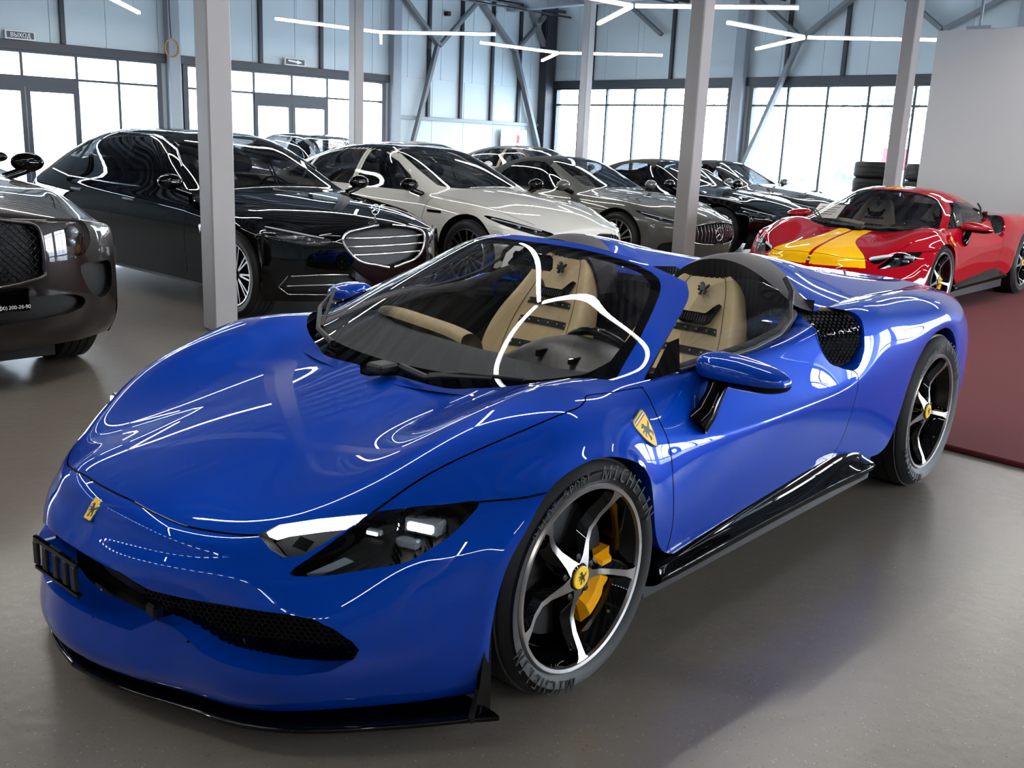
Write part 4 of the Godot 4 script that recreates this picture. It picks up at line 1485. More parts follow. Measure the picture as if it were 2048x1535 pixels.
const COUPE := [
	[[.845, 0, 1.152], [.855, .18, 1.147], [.885, .325, 1.127], [.935, .44, 1.093], [.98, .5, 1.065], [1.006, .532, 1.048], [1.023, .552, 1.037]],
	[[1.0, 0, 1.168], [1.005, .19, 1.162], [1.02, .34, 1.142], [1.05, .46, 1.105], [1.08, .53, 1.07], [1.10, .56, 1.055], [1.11, .582, 1.044]],
	[[1.2, 0, 1.176], [1.2, .2, 1.17], [1.2, .36, 1.15], [1.21, .48, 1.112], [1.22, .555, 1.074], [1.23, .585, 1.058], [1.24, .605, 1.045]],
	[[1.40, 0, 1.17], [1.4, .2, 1.163], [1.4, .36, 1.142], [1.4, .48, 1.103], [1.4, .56, 1.065], [1.41, .60, 1.045], [1.42, .63, 1.03]],
	[[1.54, 0, 1.154], [1.54, .2, 1.147], [1.54, .36, 1.125], [1.53, .48, 1.09], [1.52, .58, 1.045], [1.51, .66, 1.0], [1.51, .73, .955]],
	[[1.75, 0, 1.112], [1.75, .2, 1.105], [1.75, .36, 1.083], [1.75, .48, 1.05], [1.74, .60, .995], [1.73, .70, .945], [1.72, .79, .905]],
	[[2.1, 0, 1.028], [2.1, .2, 1.023], [2.1, .36, 1.008], [2.1, .48, .983], [2.1, .58, .95], [2.1, .68, .915], [2.1, .78, .895]],
	[[2.5, 0, .935], [2.5, .2, .935], [2.5, .36, .93], [2.5, .46, .925], [2.5, .56, .91], [2.5, .64, .90], [2.5, .70, .89]],
	[[2.85, 0, .885], [2.85, .2, .885], [2.85, .36, .883], [2.85, .46, .88], [2.85, .54, .876], [2.85, .6, .873], [2.85, .66, .87]],
]

func coupe_roof(t: Node3D, paint_mat: Material, stripes: Material) -> void:
	var S := soup_of(surface(net_of(COUPE), 8, 6, true))
	var c := cut(S, TOP, convex(smooth2([[1.62, -.3], [1.62, .2], [1.68, .30], [1.9, .34], [2.2, .33], [2.36, .25], [2.4, 0], [2.4, -.3]], true, 3)))
	put(both(c[0]), "rear_window", M.glass_dark, t)
	S = c[1]
	if stripes != null:
		c = cut(S, TOP, convex(straight2([[.5, .012], [2, .012], [2, .085], [.5, .085]])))
		S = c[1]
		put(both(c[0]), "roof_stripe", stripes, t)
	put(both(S), "roof", paint_mat, t)
	S = soup_of(surface(net_of(COUPE), 4, 3, true))
	c = pick(S, SIDE, straight2([[.8, .9], [1.6, .9], [1.6, 1.3], [.8, 1.3]]))
	put(both(pushed(c[0], -.03)), "roof_lining", M.cabin, t)

func wheels_a(t: Node3D, mats: Dictionary, words: String) -> void:
	for q in [[0.0, .340, .950, .242, 1], [0.0, .340, .950, .242, -1], [2.6, .361, .965, .30, 1], [2.6, .361, .965, .30, -1]]:
		var wheel := make_wheel("wheel", q[1], q[3], .271, 0, mats, words if q[4] > 0 else "")
		t.add_child(wheel, true)
		wheel.transform = Transform3D(Basis(Vector3.UP, 0.0 if q[4] > 0 else PI), Vector3(q[0], q[1], q[2] * q[4]))
		var T: Transform3D = wheel.transform
		if q[4] > 0:
			make_caliper(t, T, .12, .205, 175, 245, mats.caliper) if q[0] < 1.0 else make_caliper(t, T, .12, .20, -40, 20, mats.caliper)
		var S := soup()
		horse(S, Transform3D(Basis(), Vector3(0, 0, -.0212)), .040, .0008)
		put(S, "cap_emblem", M.ink, wheel)
# ---------------------------------------------------------------- parked cars: one shell swept from a few curves
func curve(k: Array, s: float) -> float:
	if s <= k[0][0]:
		return k[0][1]
	for i in k.size() - 1:
		if s <= k[i + 1][0]:
			var t: float = (s - k[i][0]) / (k[i + 1][0] - k[i][0])
			return lerpf(k[i][1], k[i + 1][1], t)
	return k[k.size() - 1][1]

const SHAPES := {
	"saloon": {"base": 3.216, "wheel": .355, "track": .965, "rim": .262, "hm": .70, "hl": .22, "wl": .94,
		"top": [[-.80, .79], [-.6, .855], [-.3, .91], [0, .945], [.4, .985], [.66, 1.008], [.78, 1.05], [1.2, 1.25], [1.55, 1.40], [1.85, 1.468], [2.3, 1.495], [2.8, 1.482], [3.2, 1.42], [3.6, 1.30], [3.95, 1.15], [4.15, 1.08], [4.32, 1.04], [4.38, .99]],
		"drop": [[-.8, .03], [.7, .03], [1.2, .045], [1.85, .05], [3.2, .05], [4, .03]],
		"wt": [[-.8, .45], [0, .58], [.65, .62], [.85, .68], [1.3, .64], [1.85, .585], [2.8, .57], [3.4, .58], [3.9, .63], [4.3, .62]],
		"wb": [[-.8, .70], [-.4, .79], [0, .83], [.7, .865], [1.5, .885], [3, .885], [3.8, .85], [4.3, .76]],
		"hb": [[-.8, .74], [-.4, .82], [0, .865], [.7, .92], [2, .955], [3.5, .985], [4.2, .97], [4.38, .90]],
		"wm": [[-.8, .93], [-.4, .955], [0, .968], [.8, .975], [3.4, .975], [4.0, .94], [4.38, .88]],
		"sweep": [[-.9, .45], [-.8, .45], [-.6, .34], [-.3, .15], [0, .04], [.3, 0], [3.9, 0], [4.2, -.1], [4.38, -.25]],
		"nose": [[-.80, .20], [-.86, .30], [-.875, .45], [-.87, .60], [-.845, .72]], "tail": [[4.42, .80], [4.42, .55], [4.36, .25]],
		"screen": [.68, 1.66], "rear": [3.02, 3.95], "arch": .405,
		"glass": [[[.98, .975], [1.16, 1.14], [1.42, 1.28], [1.74, 1.385], [1.95, 1.405], [2.02, 1.40], [2.02, .985]], [[2.12, .985], [2.12, 1.405], [2.45, 1.415], [2.85, 1.39], [3.06, 1.345], [3.10, 1.0]], [[3.17, 1.0], [3.15, 1.31], [3.42, 1.20], [3.68, 1.05], [3.70, 1.015]]],
		"doors": [[[.66, .93], [.70, .70], [.72, .30]], [[2.07, 1.42], [2.07, .7], [2.04, .27]], [[3.10, .99], [3.12, .72], [2.92, .45], [2.84, .27]]], "mirror": [.84, 1.03, 1.05]},
	"fastback": {"base": 2.951, "wheel": .36, "track": .965, "rim": .268, "hm": .66, "hl": .19, "wl": .93,
		"top": [[-.86, .70], [-.65, .79], [-.35, .865], [0, .92], [.4, .965], [.64, .99], [.75, 1.03], [1.15, 1.22], [1.5, 1.365], [1.8, 1.42], [2.2, 1.43], [2.7, 1.385], [3.2, 1.27], [3.6, 1.13], [3.9, 1.03], [4.05, 1.0], [4.10, .95]],
		"drop": [[-.8, .035], [.7, .035], [1.2, .05], [1.85, .055], [3.2, .05], [4, .03]],
		"wt": [[-.86, .42], [0, .56], [.62, .60], [.82, .66], [1.3, .62], [1.85, .56], [2.8, .54], [3.4, .55], [3.9, .58], [4.1, .58]],
		"wb": [[-.86, .68], [-.4, .79], [0, .84], [.7, .86], [1.5, .865], [3, .87], [3.6, .85], [4.1, .74]],
		"hb": [[-.86, .66], [-.4, .79], [0, .86], [.7, .90], [2, .925], [3.4, .95], [3.9, .93], [4.1, .86]],
		"wm": [[-.86, .92], [-.4, .955], [0, .972], [.8, .965], [2.4, .965], [3.0, .975], [3.8, .94], [4.1, .87]],
		"sweep": [[-.95, .42], [-.86, .42], [-.6, .30], [-.3, .14], [0, .04], [.3, 0], [3.6, 0], [3.9, -.1], [4.1, -.25]],
		"nose": [[-.86, .15], [-.93, .27], [-.94, .42], [-.925, .55], [-.90, .64]], "tail": [[4.13, .75], [4.12, .5], [4.05, .22]],
		"screen": [.66, 1.6], "rear": [2.7, 3.75], "arch": .405,
		"glass": [[[.92, .945], [1.12, 1.10], [1.4, 1.24], [1.7, 1.335], [1.9, 1.352], [1.95, 1.35], [1.95, .955]], [[2.04, .96], [2.04, 1.352], [2.4, 1.345], [2.75, 1.285], [2.92, 1.235], [2.95, .975]], [[3.0, .98], [3.0, 1.205], [3.2, 1.12], [3.38, 1.01], [3.36, .985]]],
		"doors": [[[.62, .90], [.66, .68], [.70, .28]], [[1.995, 1.36], [1.99, .7], [1.96, .25]], [[2.95, .96], [2.93, .72], [2.72, .45], [2.66, .25]]], "mirror": [.82, 1.02, 1.02]},
	"roadster": {"base": 2.70, "wheel": .35, "track": .95, "rim": .262, "hm": .64, "hl": .19, "wl": .92,
		"top": [[-.88, .66], [-.65, .755], [-.35, .83], [0, .885], [.4, .93], [.68, .955], [.79, 1.0], [1.15, 1.18], [1.42, 1.295], [1.65, 1.335], [2.0, 1.325], [2.35, 1.245], [2.65, 1.10], [2.85, 1.01], [3.2, .97], [3.6, .93], [3.73, .88]],
		"drop": [[-.8, .035], [.7, .035], [1.2, .05], [1.85, .06], [2.6, .04], [4, .03]],
		"wt": [[-.88, .40], [0, .54], [.66, .58], [.85, .63], [1.3, .58], [1.7, .54], [2.3, .55], [2.8, .58], [3.5, .56], [3.75, .54]],
		"wb": [[-.88, .66], [-.4, .78], [0, .83], [.7, .835], [1.5, .84], [2.6, .85], [3.2, .80], [3.73, .70]],
		"hb": [[-.88, .62], [-.4, .76], [0, .83], [.7, .865], [2, .89], [2.8, .91], [3.4, .88], [3.73, .81]],
		"wm": [[-.88, .90], [-.4, .94], [0, .957], [.8, .945], [2.0, .945], [2.7, .957], [3.4, .93], [3.73, .85]],
		"sweep": [[-.95, .42], [-.86, .42], [-.6, .30], [-.3, .14], [0, .04], [.3, 0], [3.3, 0], [3.55, -.1], [3.73, -.25]],
		"nose": [[-.87, .15], [-.93, .27], [-.94, .40], [-.93, .52], [-.91, .61]], "tail": [[3.77, .70], [3.76, .45], [3.68, .2]],
		"screen": [.70, 1.5], "rear": [2.25, 2.6], "arch": .395,
		"glass": [[[.95, .895], [1.12, 1.04], [1.36, 1.18], [1.56, 1.255], [1.85, 1.262], [2.05, 1.22], [2.22, 1.10], [2.26, .935]]],
		"doors": [[[.66, .87], [.68, .66], [.70, .28]], [[2.05, .90], [2.08, .66], [1.98, .40], [1.94, .25]]], "mirror": [.86, 1.0, .985]},
	"tall": {"base": 2.995, "wheel": .395, "track": .985, "rim": .285, "hm": .86, "hl": .34, "wl": .96,
		"top": [[-.86, 1.02], [-.6, 1.085], [-.3, 1.13], [0, 1.16], [.4, 1.19], [.60, 1.20], [.70, 1.245], [1.1, 1.45], [1.45, 1.61], [1.8, 1.685], [2.4, 1.71], [3.0, 1.69], [3.5, 1.60], [3.9, 1.33], [4.1, 1.15], [4.2, 1.0]],
		"drop": [[-.8, .03], [.6, .035], [1.2, .05], [1.85, .06], [3.2, .06], [4.2, .03]],
		"wt": [[-.86, .48], [0, .58], [.6, .62], [.8, .70], [1.3, .66], [1.85, .61], [3.0, .60], [3.9, .60], [4.2, .56]],
		"wb": [[-.86, .70], [-.4, .80], [0, .86], [.7, .89], [1.5, .90], [3, .90], [3.8, .86], [4.2, .76]],
		"hb": [[-.86, .96], [-.4, 1.05], [0, 1.09], [.7, 1.11], [2, 1.13], [3.5, 1.15], [4.2, 1.0]],
		"wm": [[-.86, .96], [-.4, .985], [0, .998], [.8, .985], [2.2, .985], [3.0, .998], [3.8, .97], [4.2, .90]],
		"sweep": [[-.95, .34], [-.86, .34], [-.6, .25], [-.3, .12], [0, .04], [.3, 0], [3.6, 0], [3.9, -.1], [4.2, -.25]],
		"nose": [[-.84, .26], [-.91, .38], [-.93, .58], [-.925, .80], [-.905, .95]], "tail": [[4.22, .85], [4.2, .6], [4.12, .35]],
		"screen": [.62, 1.5], "rear": [3.3, 3.95], "arch": .44,
		"glass": [[[.92, 1.145], [1.08, 1.32], [1.36, 1.48], [1.7, 1.595], [1.9, 1.615], [1.9, 1.155]], [[2.0, 1.16], [2.0, 1.62], [2.5, 1.63], [2.95, 1.60], [3.0, 1.18]], [[3.08, 1.18], [3.05, 1.59], [3.35, 1.54], [3.62, 1.36], [3.66, 1.22]]],
		"doors": [[[.60, 1.10], [.66, .85], [.70, .42]], [[1.95, 1.6], [1.94, .9], [1.92, .40]], [[3.0, 1.16], [2.95, .85], [2.75, .55], [2.68, .40]]], "mirror": [.80, 1.08, 1.22]},
}

func shell_of(K: Dictionary) -> Dictionary:
	var net := []
	var ss := []
	var rowset := func(s: float, hc: float, wt: float, he: float, wb: float, hb: float, wm: float, hm: float, wl: float, hl: float, sw: float) -> PackedVector3Array:
		var r := PackedVector3Array()
		for q in [[0.0, hc], [wt * .5, lerpf(hc, he, .22)], [wt, he], [lerpf(wt, wb, .55) + .012, lerpf(he, hb, .5)], [wb, hb], [lerpf(wb, wm, .66), lerpf(hb, hm, .36)], [wm, hm], [lerpf(wm, wl, .3), lerpf(hm, hl, .5)], [wl, hl]]:
			r.append(Vector3(s + sw * pow(q[0] / wm, 2.6), q[1], q[0]))
		return r
	var n0: float = K.top[0][0]
	for q in K.nose:
		var h: float = q[1]
		var wm: float = curve(K.wm, n0) - .05 * clampf((.35 - h) / .2, 0, 1)
		net.append(rowset.call(q[0], h, .42, h - .004, .68, h - .012, wm, minf(h - .02, K.hm), K.wl - .05 * clampf((.35 - h) / .2, 0, 1), minf(h - .03, K.hl + .1), curve(K.sweep, -.9)))
		ss.append(q[0])
	for q in K.top:
		var s: float = q[0]
		net.append(rowset.call(s, q[1], curve(K.wt, s), q[1] - curve(K.drop, s), curve(K.wb, s), minf(curve(K.hb, s), q[1] - curve(K.drop, s) - .01), curve(K.wm, s), K.hm, K.wl, K.hl + (.08 if s < -.5 else 0.0), curve(K.sweep, s)))
		ss.append(s)
	var s1: float = K.top[K.top.size() - 1][0]
	for q in K.tail:
		var h: float = q[1]
		net.append(rowset.call(q[0], h, .5, h, .70, h - .01, curve(K.wm, s1), minf(h - .02, K.hm), K.wl - .05, minf(h - .03, K.hl + .1), curve(K.sweep, s1)))
		ss.append(q[0])
	return {"net": net, "s": ss, "first": K.nose.size(), "last": K.nose.size() + K.top.size() - 1}

# place of a distance s along the upper outline in the surface's own measure
func u_of(Z: Dictionary, s: float) -> float:
	for i in range(Z.first, Z.last):
		if s <= Z.s[i + 1]:
			return (i + (s - Z.s[i]) / (Z.s[i + 1] - Z.s[i])) / (Z.s.size() - 1.0)
	return 1.0

# point of the front at width l and height h
func front_at(F: Dictionary, l: float, h: float, most := .4) -> Vector3:
	var best := 1e9
	var p := Vector3.ZERO
	var n := Vector3(-1, 0, 0)
	var al := absf(l)
	for u in F.U:
		for v in F.V:
			var g: Vector3 = F.g[u][v]
			if g.x > most:
				continue
			var d := (g.z - al) * (g.z - al) + (g.y - h) * (g.y - h) + g.x * .0006
			if d < best:
				best = d
				p = g
				n = F.n[u][v]
	var x := p.x
	if absf(n.x) > .2:
		x = p.x - (n.y * (h - p.y) + n.z * (al - p.z)) / n.x
	return Vector3(clampf(x, p.x - .05, p.x + .05), h, l)

func ring_star(S: Dictionary, c: Vector3, r: float, T: Basis, w: float) -> void:
	var pts := []
	for i in 24:
		var a := TAU * i / 24
		pts.append(c + T * Vector3(cos(a) * r, sin(a) * r, 0))
	tube(S, pts, w, 6, true)
	for k in 3:
		var a := PI / 2 + TAU * k / 3
		tube(S, [c, c + T * Vector3(cos(a) * r, sin(a) * r, 0)], [w * 1.3, w * .6], 5)

func parked_car(called: String, label: String, kind: String, at: Vector3, turn: float, P: Dictionary) -> Node3D:
	var t := thing(called, label, "car", at, turn, P.get("group", ""))
	var K: Dictionary = SHAPES[kind]
	var Z := shell_of(K)
	var F := surface(Z.net, P.get("fine", 5), 5, true, 2)
	var S := soup_of(F)
	var c: Array
	var body: Material = P.paint
	var fr := AABB(Vector3(-2, 0, -1), Vector3(2.3, 2, 4))
	# arches and wheels
	for x in [0.0, K.base]:
		c = cut(S, SIDE, convex(arch_outline(x, K.wheel + .01, K.arch)), AABB(Vector3(-2, 0, .62), Vector3(8, 2, 2)))
		S = c[1]
	# glass
	var sb: float = K.screen[0]; var st: float = K.screen[1]
	c = cut(S, UV, convex(straight2([[u_of(Z, sb - .03), -.1], [u_of(Z, sb - .01), .1], [u_of(Z, sb + .07), .20], [u_of(Z, sb + .14), .243], [u_of(Z, (sb + st) * .5), .240], [u_of(Z, st - .05), .228], [u_of(Z, st), .18], [u_of(Z, st + .03), -.1]])))
	S = c[1]
	put(both(c[0]), "windscreen", M.glass_dark, t)
	sb = K.rear[0]; st = K.rear[1]
	c = cut(S, UV, convex(straight2([[u_of(Z, sb), -.1], [u_of(Z, sb + .03), .19], [u_of(Z, sb + .12), .225], [u_of(Z, st - .08), .22], [u_of(Z, st), .15], [u_of(Z, st + .02), -.1]])))
	S = c[1]
	put(both(c[0]), "rear_window", M.glass_dark, t)
	var trim := soup()
	for g in K.glass:
		c = cut(S, SIDE, convex(straight2(g)), AABB(Vector3(-2, .7, .35), Vector3(8, 2, 2)))
		S = c[1]
		put(c[0], "side_window", M.glass_side, t)
		put(mirrored(c[0]), "side_window", M.glass_side, t)
	if P.get("chrome", false):
		var e := []
		for g in [K.glass[0][1], K.glass[0][2], K.glass[0][3], K.glass[0][4], K.glass[1][1], K.glass[1][2], K.glass[1][3], K.glass[-1][1], K.glass[-1][2], K.glass[-1][3]]:
			e.append(side_at(F, g[0], g[1] + .022))
		tube(trim, e, .011, 6)
		e = []
		for q in [K.glass[0][0], K.glass[0][6] if K.glass[0].size() > 6 else K.glass[0][5], K.glass[1][0], K.glass[-1][0], K.glass[-1][3]]:
			e.append(side_at(F, q[0], q[1] - .02))
		tube(trim, e, .009, 6)
		put(both(trim), "window_trim", M.chrome, t)
	# soft top or dark roof
	if P.has("roof"):
		var r0: float = u_of(Z, K.screen[1] + .02)
		var r1: float = u_of(Z, K.rear[1] + (.1 if kind == "roadster" else -.0))
		var vmax: float = .5 if kind == "roadster" else .26
		c = pick(S, UV, straight2([[r0, -.1], [r0 - (.03 if kind == "roadster" else 0.0), vmax], [r1, vmax], [r1, -.1]]))
		S = c[1]
		put(both(c[0]), "roof", P.roof, t)
	# front
	var front: Dictionary = P.get("front", {})
	for g in front.get("black", []):
		c = cut(S, FRONT, convex(smooth2(g, true, 3)), fr)
		S = c[1]
		put(both(walls(c[0], .06, Vector3(1, 0, 0))), "intake_wall", M.black_matt, t)
		put(both(moved(c[0], Transform3D(Basis(), Vector3(.05, 0, 0)))), "intake_back", M.black_matt, t)
	if front.has("lamp"):
		c = cut(S, FRONT, convex(smooth2(front.lamp, true, 3)), AABB(Vector3(-2, 0, 0), Vector3(2.6, 2, 4)))
		S = c[1]
		for sd in [1, -1]:
			var hn := Node3D.new(); hn.name = "headlight"; t.add_child(hn, true)
			var L: Dictionary = c[0] if sd > 0 else mirrored(c[0])
			put(L, "lens", M.lens, hn)
			put(walls(L, .045, Vector3(.8, 0, -.5 * sd)), "housing_wall", M.black_gloss, hn)
			put(moved(L, Transform3D(Basis(), Vector3(.045, 0, -.02 * sd))), "housing", M.lamp_dark, hn)
			for q in front.get("leds", []):
				var pts := []
				for e in q:
					pts.append(front_at(F, e[0], e[1]) * Vector3(1, 1, sd) + Vector3(.018, 0, -.006 * sd))
				var B := soup()
				tube(B, pts, .008, 6)
				put(B, "light_strip", M.led_off, hn)
			for q in front.get("bulbs", []):
				var p := front_at(F, q[0], q[1]) * Vector3(1, 1, sd) + Vector3(.03, 0, -.012 * sd)
				var B := soup()
				ball(B, p, Vector3(q[2], q[2], q[2]), Transform3D(), 12, 8)
				put(B, "projector", M.lamp_clear, hn)
	if front.has("grille"):
		c = cut(S, FRONT, convex(smooth2(front.grille, true, 3)), fr)
		S = c[1]
		var gn := Node3D.new(); gn.name = "grille"; t.add_child(gn, true)
		put(both(walls(c[0], .06, Vector3(1, 0, 0))), "grille_wall", M.black_gloss, gn)
		put(both(moved(c[0], Transform3D(Basis(), Vector3(.055, 0, 0)))), "grille_back", M.black_matt, gn)
		var out := smooth2(front.grille, true, 3)
		if front.get("frame", null) != null:
			var e := []
			for p in out:
				if p.x > -.005:
					e.append(front_at(F, p.x, p.y))
			var fs := soup()
			tube(fs, e, front.get("frame_w", .012), 6)
			put(both(fs), "grille_frame", front.frame, gn)
		for h in front.get("bars", []):
			var e := []
			var lim: float = h[1]
			for i in 13:
				e.append(front_at(F, lerpf(-lim, lim, i / 12.0), h[0]) + Vector3(.012, 0, 0))
			var fs := soup()
			tube(fs, e, h[2], 6)
			put(fs, "grille_bar", M.chrome, gn)
		if front.has("slats"):
			var q: Array = front.slats   # count, half width, low, high
			for i in q[0]:
				var l := lerpf(-q[1], q[1], i / (q[0] - 1.0))
				var k := 1.0 - .25 * pow(absf(l) / q[1], 3.0)
				var m: float = (q[2] + q[3]) * .5
				var hh: float = (q[3] - q[2]) * .5 * k
				var fs := soup()
				tube(fs, [front_at(F, l, m - hh) + Vector3(.02, 0, 0), front_at(F, l, m) + Vector3(.002, 0, 0), front_at(F, l, m + hh) + Vector3(.02, 0, 0)], .0075, 5)
				put(fs, "grille_slat", M.chrome, gn)
		if front.has("mesh"):
			var cell: float = front.mesh
			var fs := soup()
			var lo := Vector2(9, 9); var hi := Vector2(-9, -9)
			for p in out:
				lo = lo.min(p); hi = hi.max(p)
			var w := hi.x
			var x := -2.0 * w
			while x < 2.0 * w:
				for dr in [-1.0, 1.0]:
					var pts := []
					for i in 15:
						var y := lerpf(lo.y, hi.y, i / 14.0)
						var xx: float = x + dr * (y - lo.y)
						if Geometry2D.is_point_in_polygon(Vector2(absf(xx), y), out):
							pts.append(Vector3(front_at(F, xx, y).x + .022 + .004 * dr, y, xx))
					if pts.size() > 1:
						tube(fs, pts, .0045, 4)
				x += cell
			put(fs, "grille_mesh", M.black_gloss, gn)
			gn.get_child(gn.get_child_count() - 1).set_meta("kind", "stuff")
		if front.has("star"):
			var q: Array = front.star
			var fs := soup()
			ring_star(fs, front_at(F, 0, q[0]) + Vector3(-.012, 0, 0), q[1], Basis(Vector3(0, 0, 1), Vector3(0, 1, 0), Vector3(-1, 0, 0)), q[1] * .09)
			put(fs, "star_emblem", M.chrome, gn)
	if front.has("hood_star"):
		var fs := soup()
		var p := Vector3(-.66, curve(K.top, -.66), 0)
		tube(fs, [p, p + Vector3(0, .03, 0)], [.012, .004], 6)
		ring_star(fs, p + Vector3(0, .075, 0), .042, Basis(Vector3(0, 0, 1), Vector3(0, 1, 0), Vector3(-1, 0, 0)), .0045)
		put(fs, "hood_star", M.chrome, t)
	for q in front.get("lines", []):
		var e := []
		for p in q:
			e.append(front_at(F, p[0], p[1]) + Vector3(-.003, 0, 0))
		var fs := soup()
		tube(fs, e, .006, 5)
		put(both(fs), "bumper_trim", M.chrome, t)
	# gaps
	var gaps := soup()
	for g in K.doors:
		c = cut(S, SIDE, band(smooth2(g, false, 3), .006), AABB(Vector3(-2, 0, .5), Vector3(8, 2, 2)))
		S = c[1]
		join(gaps, c[0])
	var hs: float = K.screen[0] - .06
	c = cut(S, TOP, band(smooth2([[-.62, .60], [-.3, .72], [.1, .765], [hs, .78]], false, 3), .006), AABB(Vector3(-2, .55, 0), Vector3(3, 2, 2)))
	S = c[1]
	join(gaps, c[0])
	put(both(pushed(gaps, -.006)), "shut_lines", M.gap, t)
	put(both(S), "body_shell", body, t)
	# handles
	for x in P.get("handles", []):
		var fs := soup()
		var p := side_at(F, x, curve(K.hb, x) - .10)
		cbox(fs, Vector3(-.11, -.012, -.008), Vector3(.11, .012, .014), .006, Transform3D(Basis(), p))
		put(fs, "door_handle", P.get("handle_mat", body), t)
		put(mirrored(fs), "door_handle", P.get("handle_mat", body), t)
	if P.has("side_vent"):
		var fs := soup()
		var p := side_at(F, .47, curve(K.hb, .47) - .12)
		cbox(fs, Vector3(-.10, -.014, -.004), Vector3(.12, .014, .012), .008, Transform3D(Basis(), p))
		put(both(fs), "side_vent", M.black_gloss, t)
	# floor pan, liners, cabin
	var u := soup()
	box(u, Vector3(.45, .16, -.82), Vector3(K.base - .45, .30, .82))
	box(u, Vector3(-.72, .18, -.5), Vector3(K.base + .9, .32, .5))
	put(u, "underbody", M.black_matt, t)
	u = soup()
	for x in [0.0, K.base]:
		for i in 16:
			var a0 := -.3 + (PI + .6) * i / 16
			var a1 := -.3 + (PI + .6) * (i + 1) / 16
			var r: float = K.arch - .004
			var e0 := Vector3(x + r * cos(a0), K.wheel + .01 + r * sin(a0), 0)
			var e1 := Vector3(x + r * cos(a1), K.wheel + .01 + r * sin(a1), 0)
			quad(u, e0 + Vector3(0, 0, .93), e1 + Vector3(0, 0, .93), e1 + Vector3(0, 0, .55), e0 + Vector3(0, 0, .55), Vector3(x, K.wheel, 0) - e0)
			flat(u, e0 + Vector3(0, 0, .55), e1 + Vector3(0, 0, .55), Vector3(x, K.wheel, .55), Vector3(0, 0, 1))
	put(both(u), "wheel_arch_liner", M.black_matt, t)
	var mid: float = (K.screen[1] + K.rear[0]) * .5
	u = soup()
	var hb: float = curve(K.hb, mid)
	cbox(u, Vector3(K.screen[0] + .12, .4, -.70), Vector3(K.rear[1] - .25, hb - .10, .70), .05)
	put(u, "cabin_tub", P.get("cabin", M.cabin), t)
	u = soup()
	cbox(u, Vector3(K.screen[0] + .10, hb - .2, -.74), Vector3(K.screen[0] + .52, hb - .01, .74), .06)
	put(u, "dashboard", M.dash_black, t)
	for l in [-.38, .38]:
		u = soup()
		var x0: float = K.screen[1] + .22
		cbox(u, Vector3(x0, .5, l - .23), Vector3(x0 + .16, hb + .10, l + .23), .06)
		cbox(u, Vector3(x0 + .05, hb + .12, l - .12), Vector3(x0 + .15, hb + .29, l + .12), .04)
		put(u, "seat", P.get("seats", M.cabin), t)
	u = soup()
	var sw := []
	var hx: float = K.screen[0] + .66
	for i in 20:
		var a := TAU * i / 20
		sw.append(Vector3(hx + .07 * sin(a), hb - .05 + .17 * sin(a) * .93, .38 + .18 * cos(a)))
	tube(u, sw, .015, 6, true)
	put(u, "steering_wheel", M.dash_black, t)
	for sd in [1, -1]:
		var mn := Node3D.new(); mn.name = "door_mirror"; t.add_child(mn, true)
		var q: Array = K.mirror
		u = soup()
		ball(u, Vector3(0, 0, 0), Vector3(.07, .068, .115), Transform3D(Basis(), Vector3(q[0], q[2], (q[1] - .02) * sd)), 14, 10)
		put(u, "mirror_cap", P.get("mirror_mat", body), mn)
		u = soup()
		tube(u, [Vector3(q[0] - .02, q[2] - .10, (q[1] - .19) * sd), Vector3(q[0] - .01, q[2] - .06, (q[1] - .06) * sd), Vector3(q[0], q[2] - .02, (q[1] - .02) * sd)], [.03, .03, .05], 8)
		put(u, "mirror_foot", M.black_gloss, mn)
	var wm: Dictionary = P.get("wheels", wheel_mats("dark"))
	var proto := make_wheel("wheel", K.wheel, .27, K.rim, P.get("wheel_kind", 1), wm)
	var first := true
	for q in [[0.0, 1], [0.0, -1], [K.base, 1], [K.base, -1]]:
		var w: Node3D = proto if first else proto.duplicate()
		first = false
		w.name = "wheel"
		t.add_child(w, true)
		w.transform = Transform3D(Basis(Vector3.UP, 0.0 if q[1] > 0 else PI), Vector3(q[0], K.wheel, (K.track - .01) * q[1]))
	t.set_meta("shell", F)
	return t

func side_at(F: Dictionary, s: float, h: float) -> Vector3:
	var best := 1e9
	var p := Vector3.ZERO
	for u in F.U:
		for v in range(F.V / 5, F.V):
			var g: Vector3 = F.g[u][v]
			var d := (g.x - s) * (g.x - s) + (g.y - h) * (g.y - h)
			if d < best:
				best = d
				p = g
	return Vector3(s, h, p.z)

func arch_outline(cx: float, cy: float, r: float) -> PackedVector2Array:
	var out := PackedVector2Array()
	for i in 40:
		var a := TAU * i / 40
		out.append(Vector2(cx + r * cos(a), cy + r * sin(a)))
	return out
func lamp_leds(a: Array) -> Array:
	return a

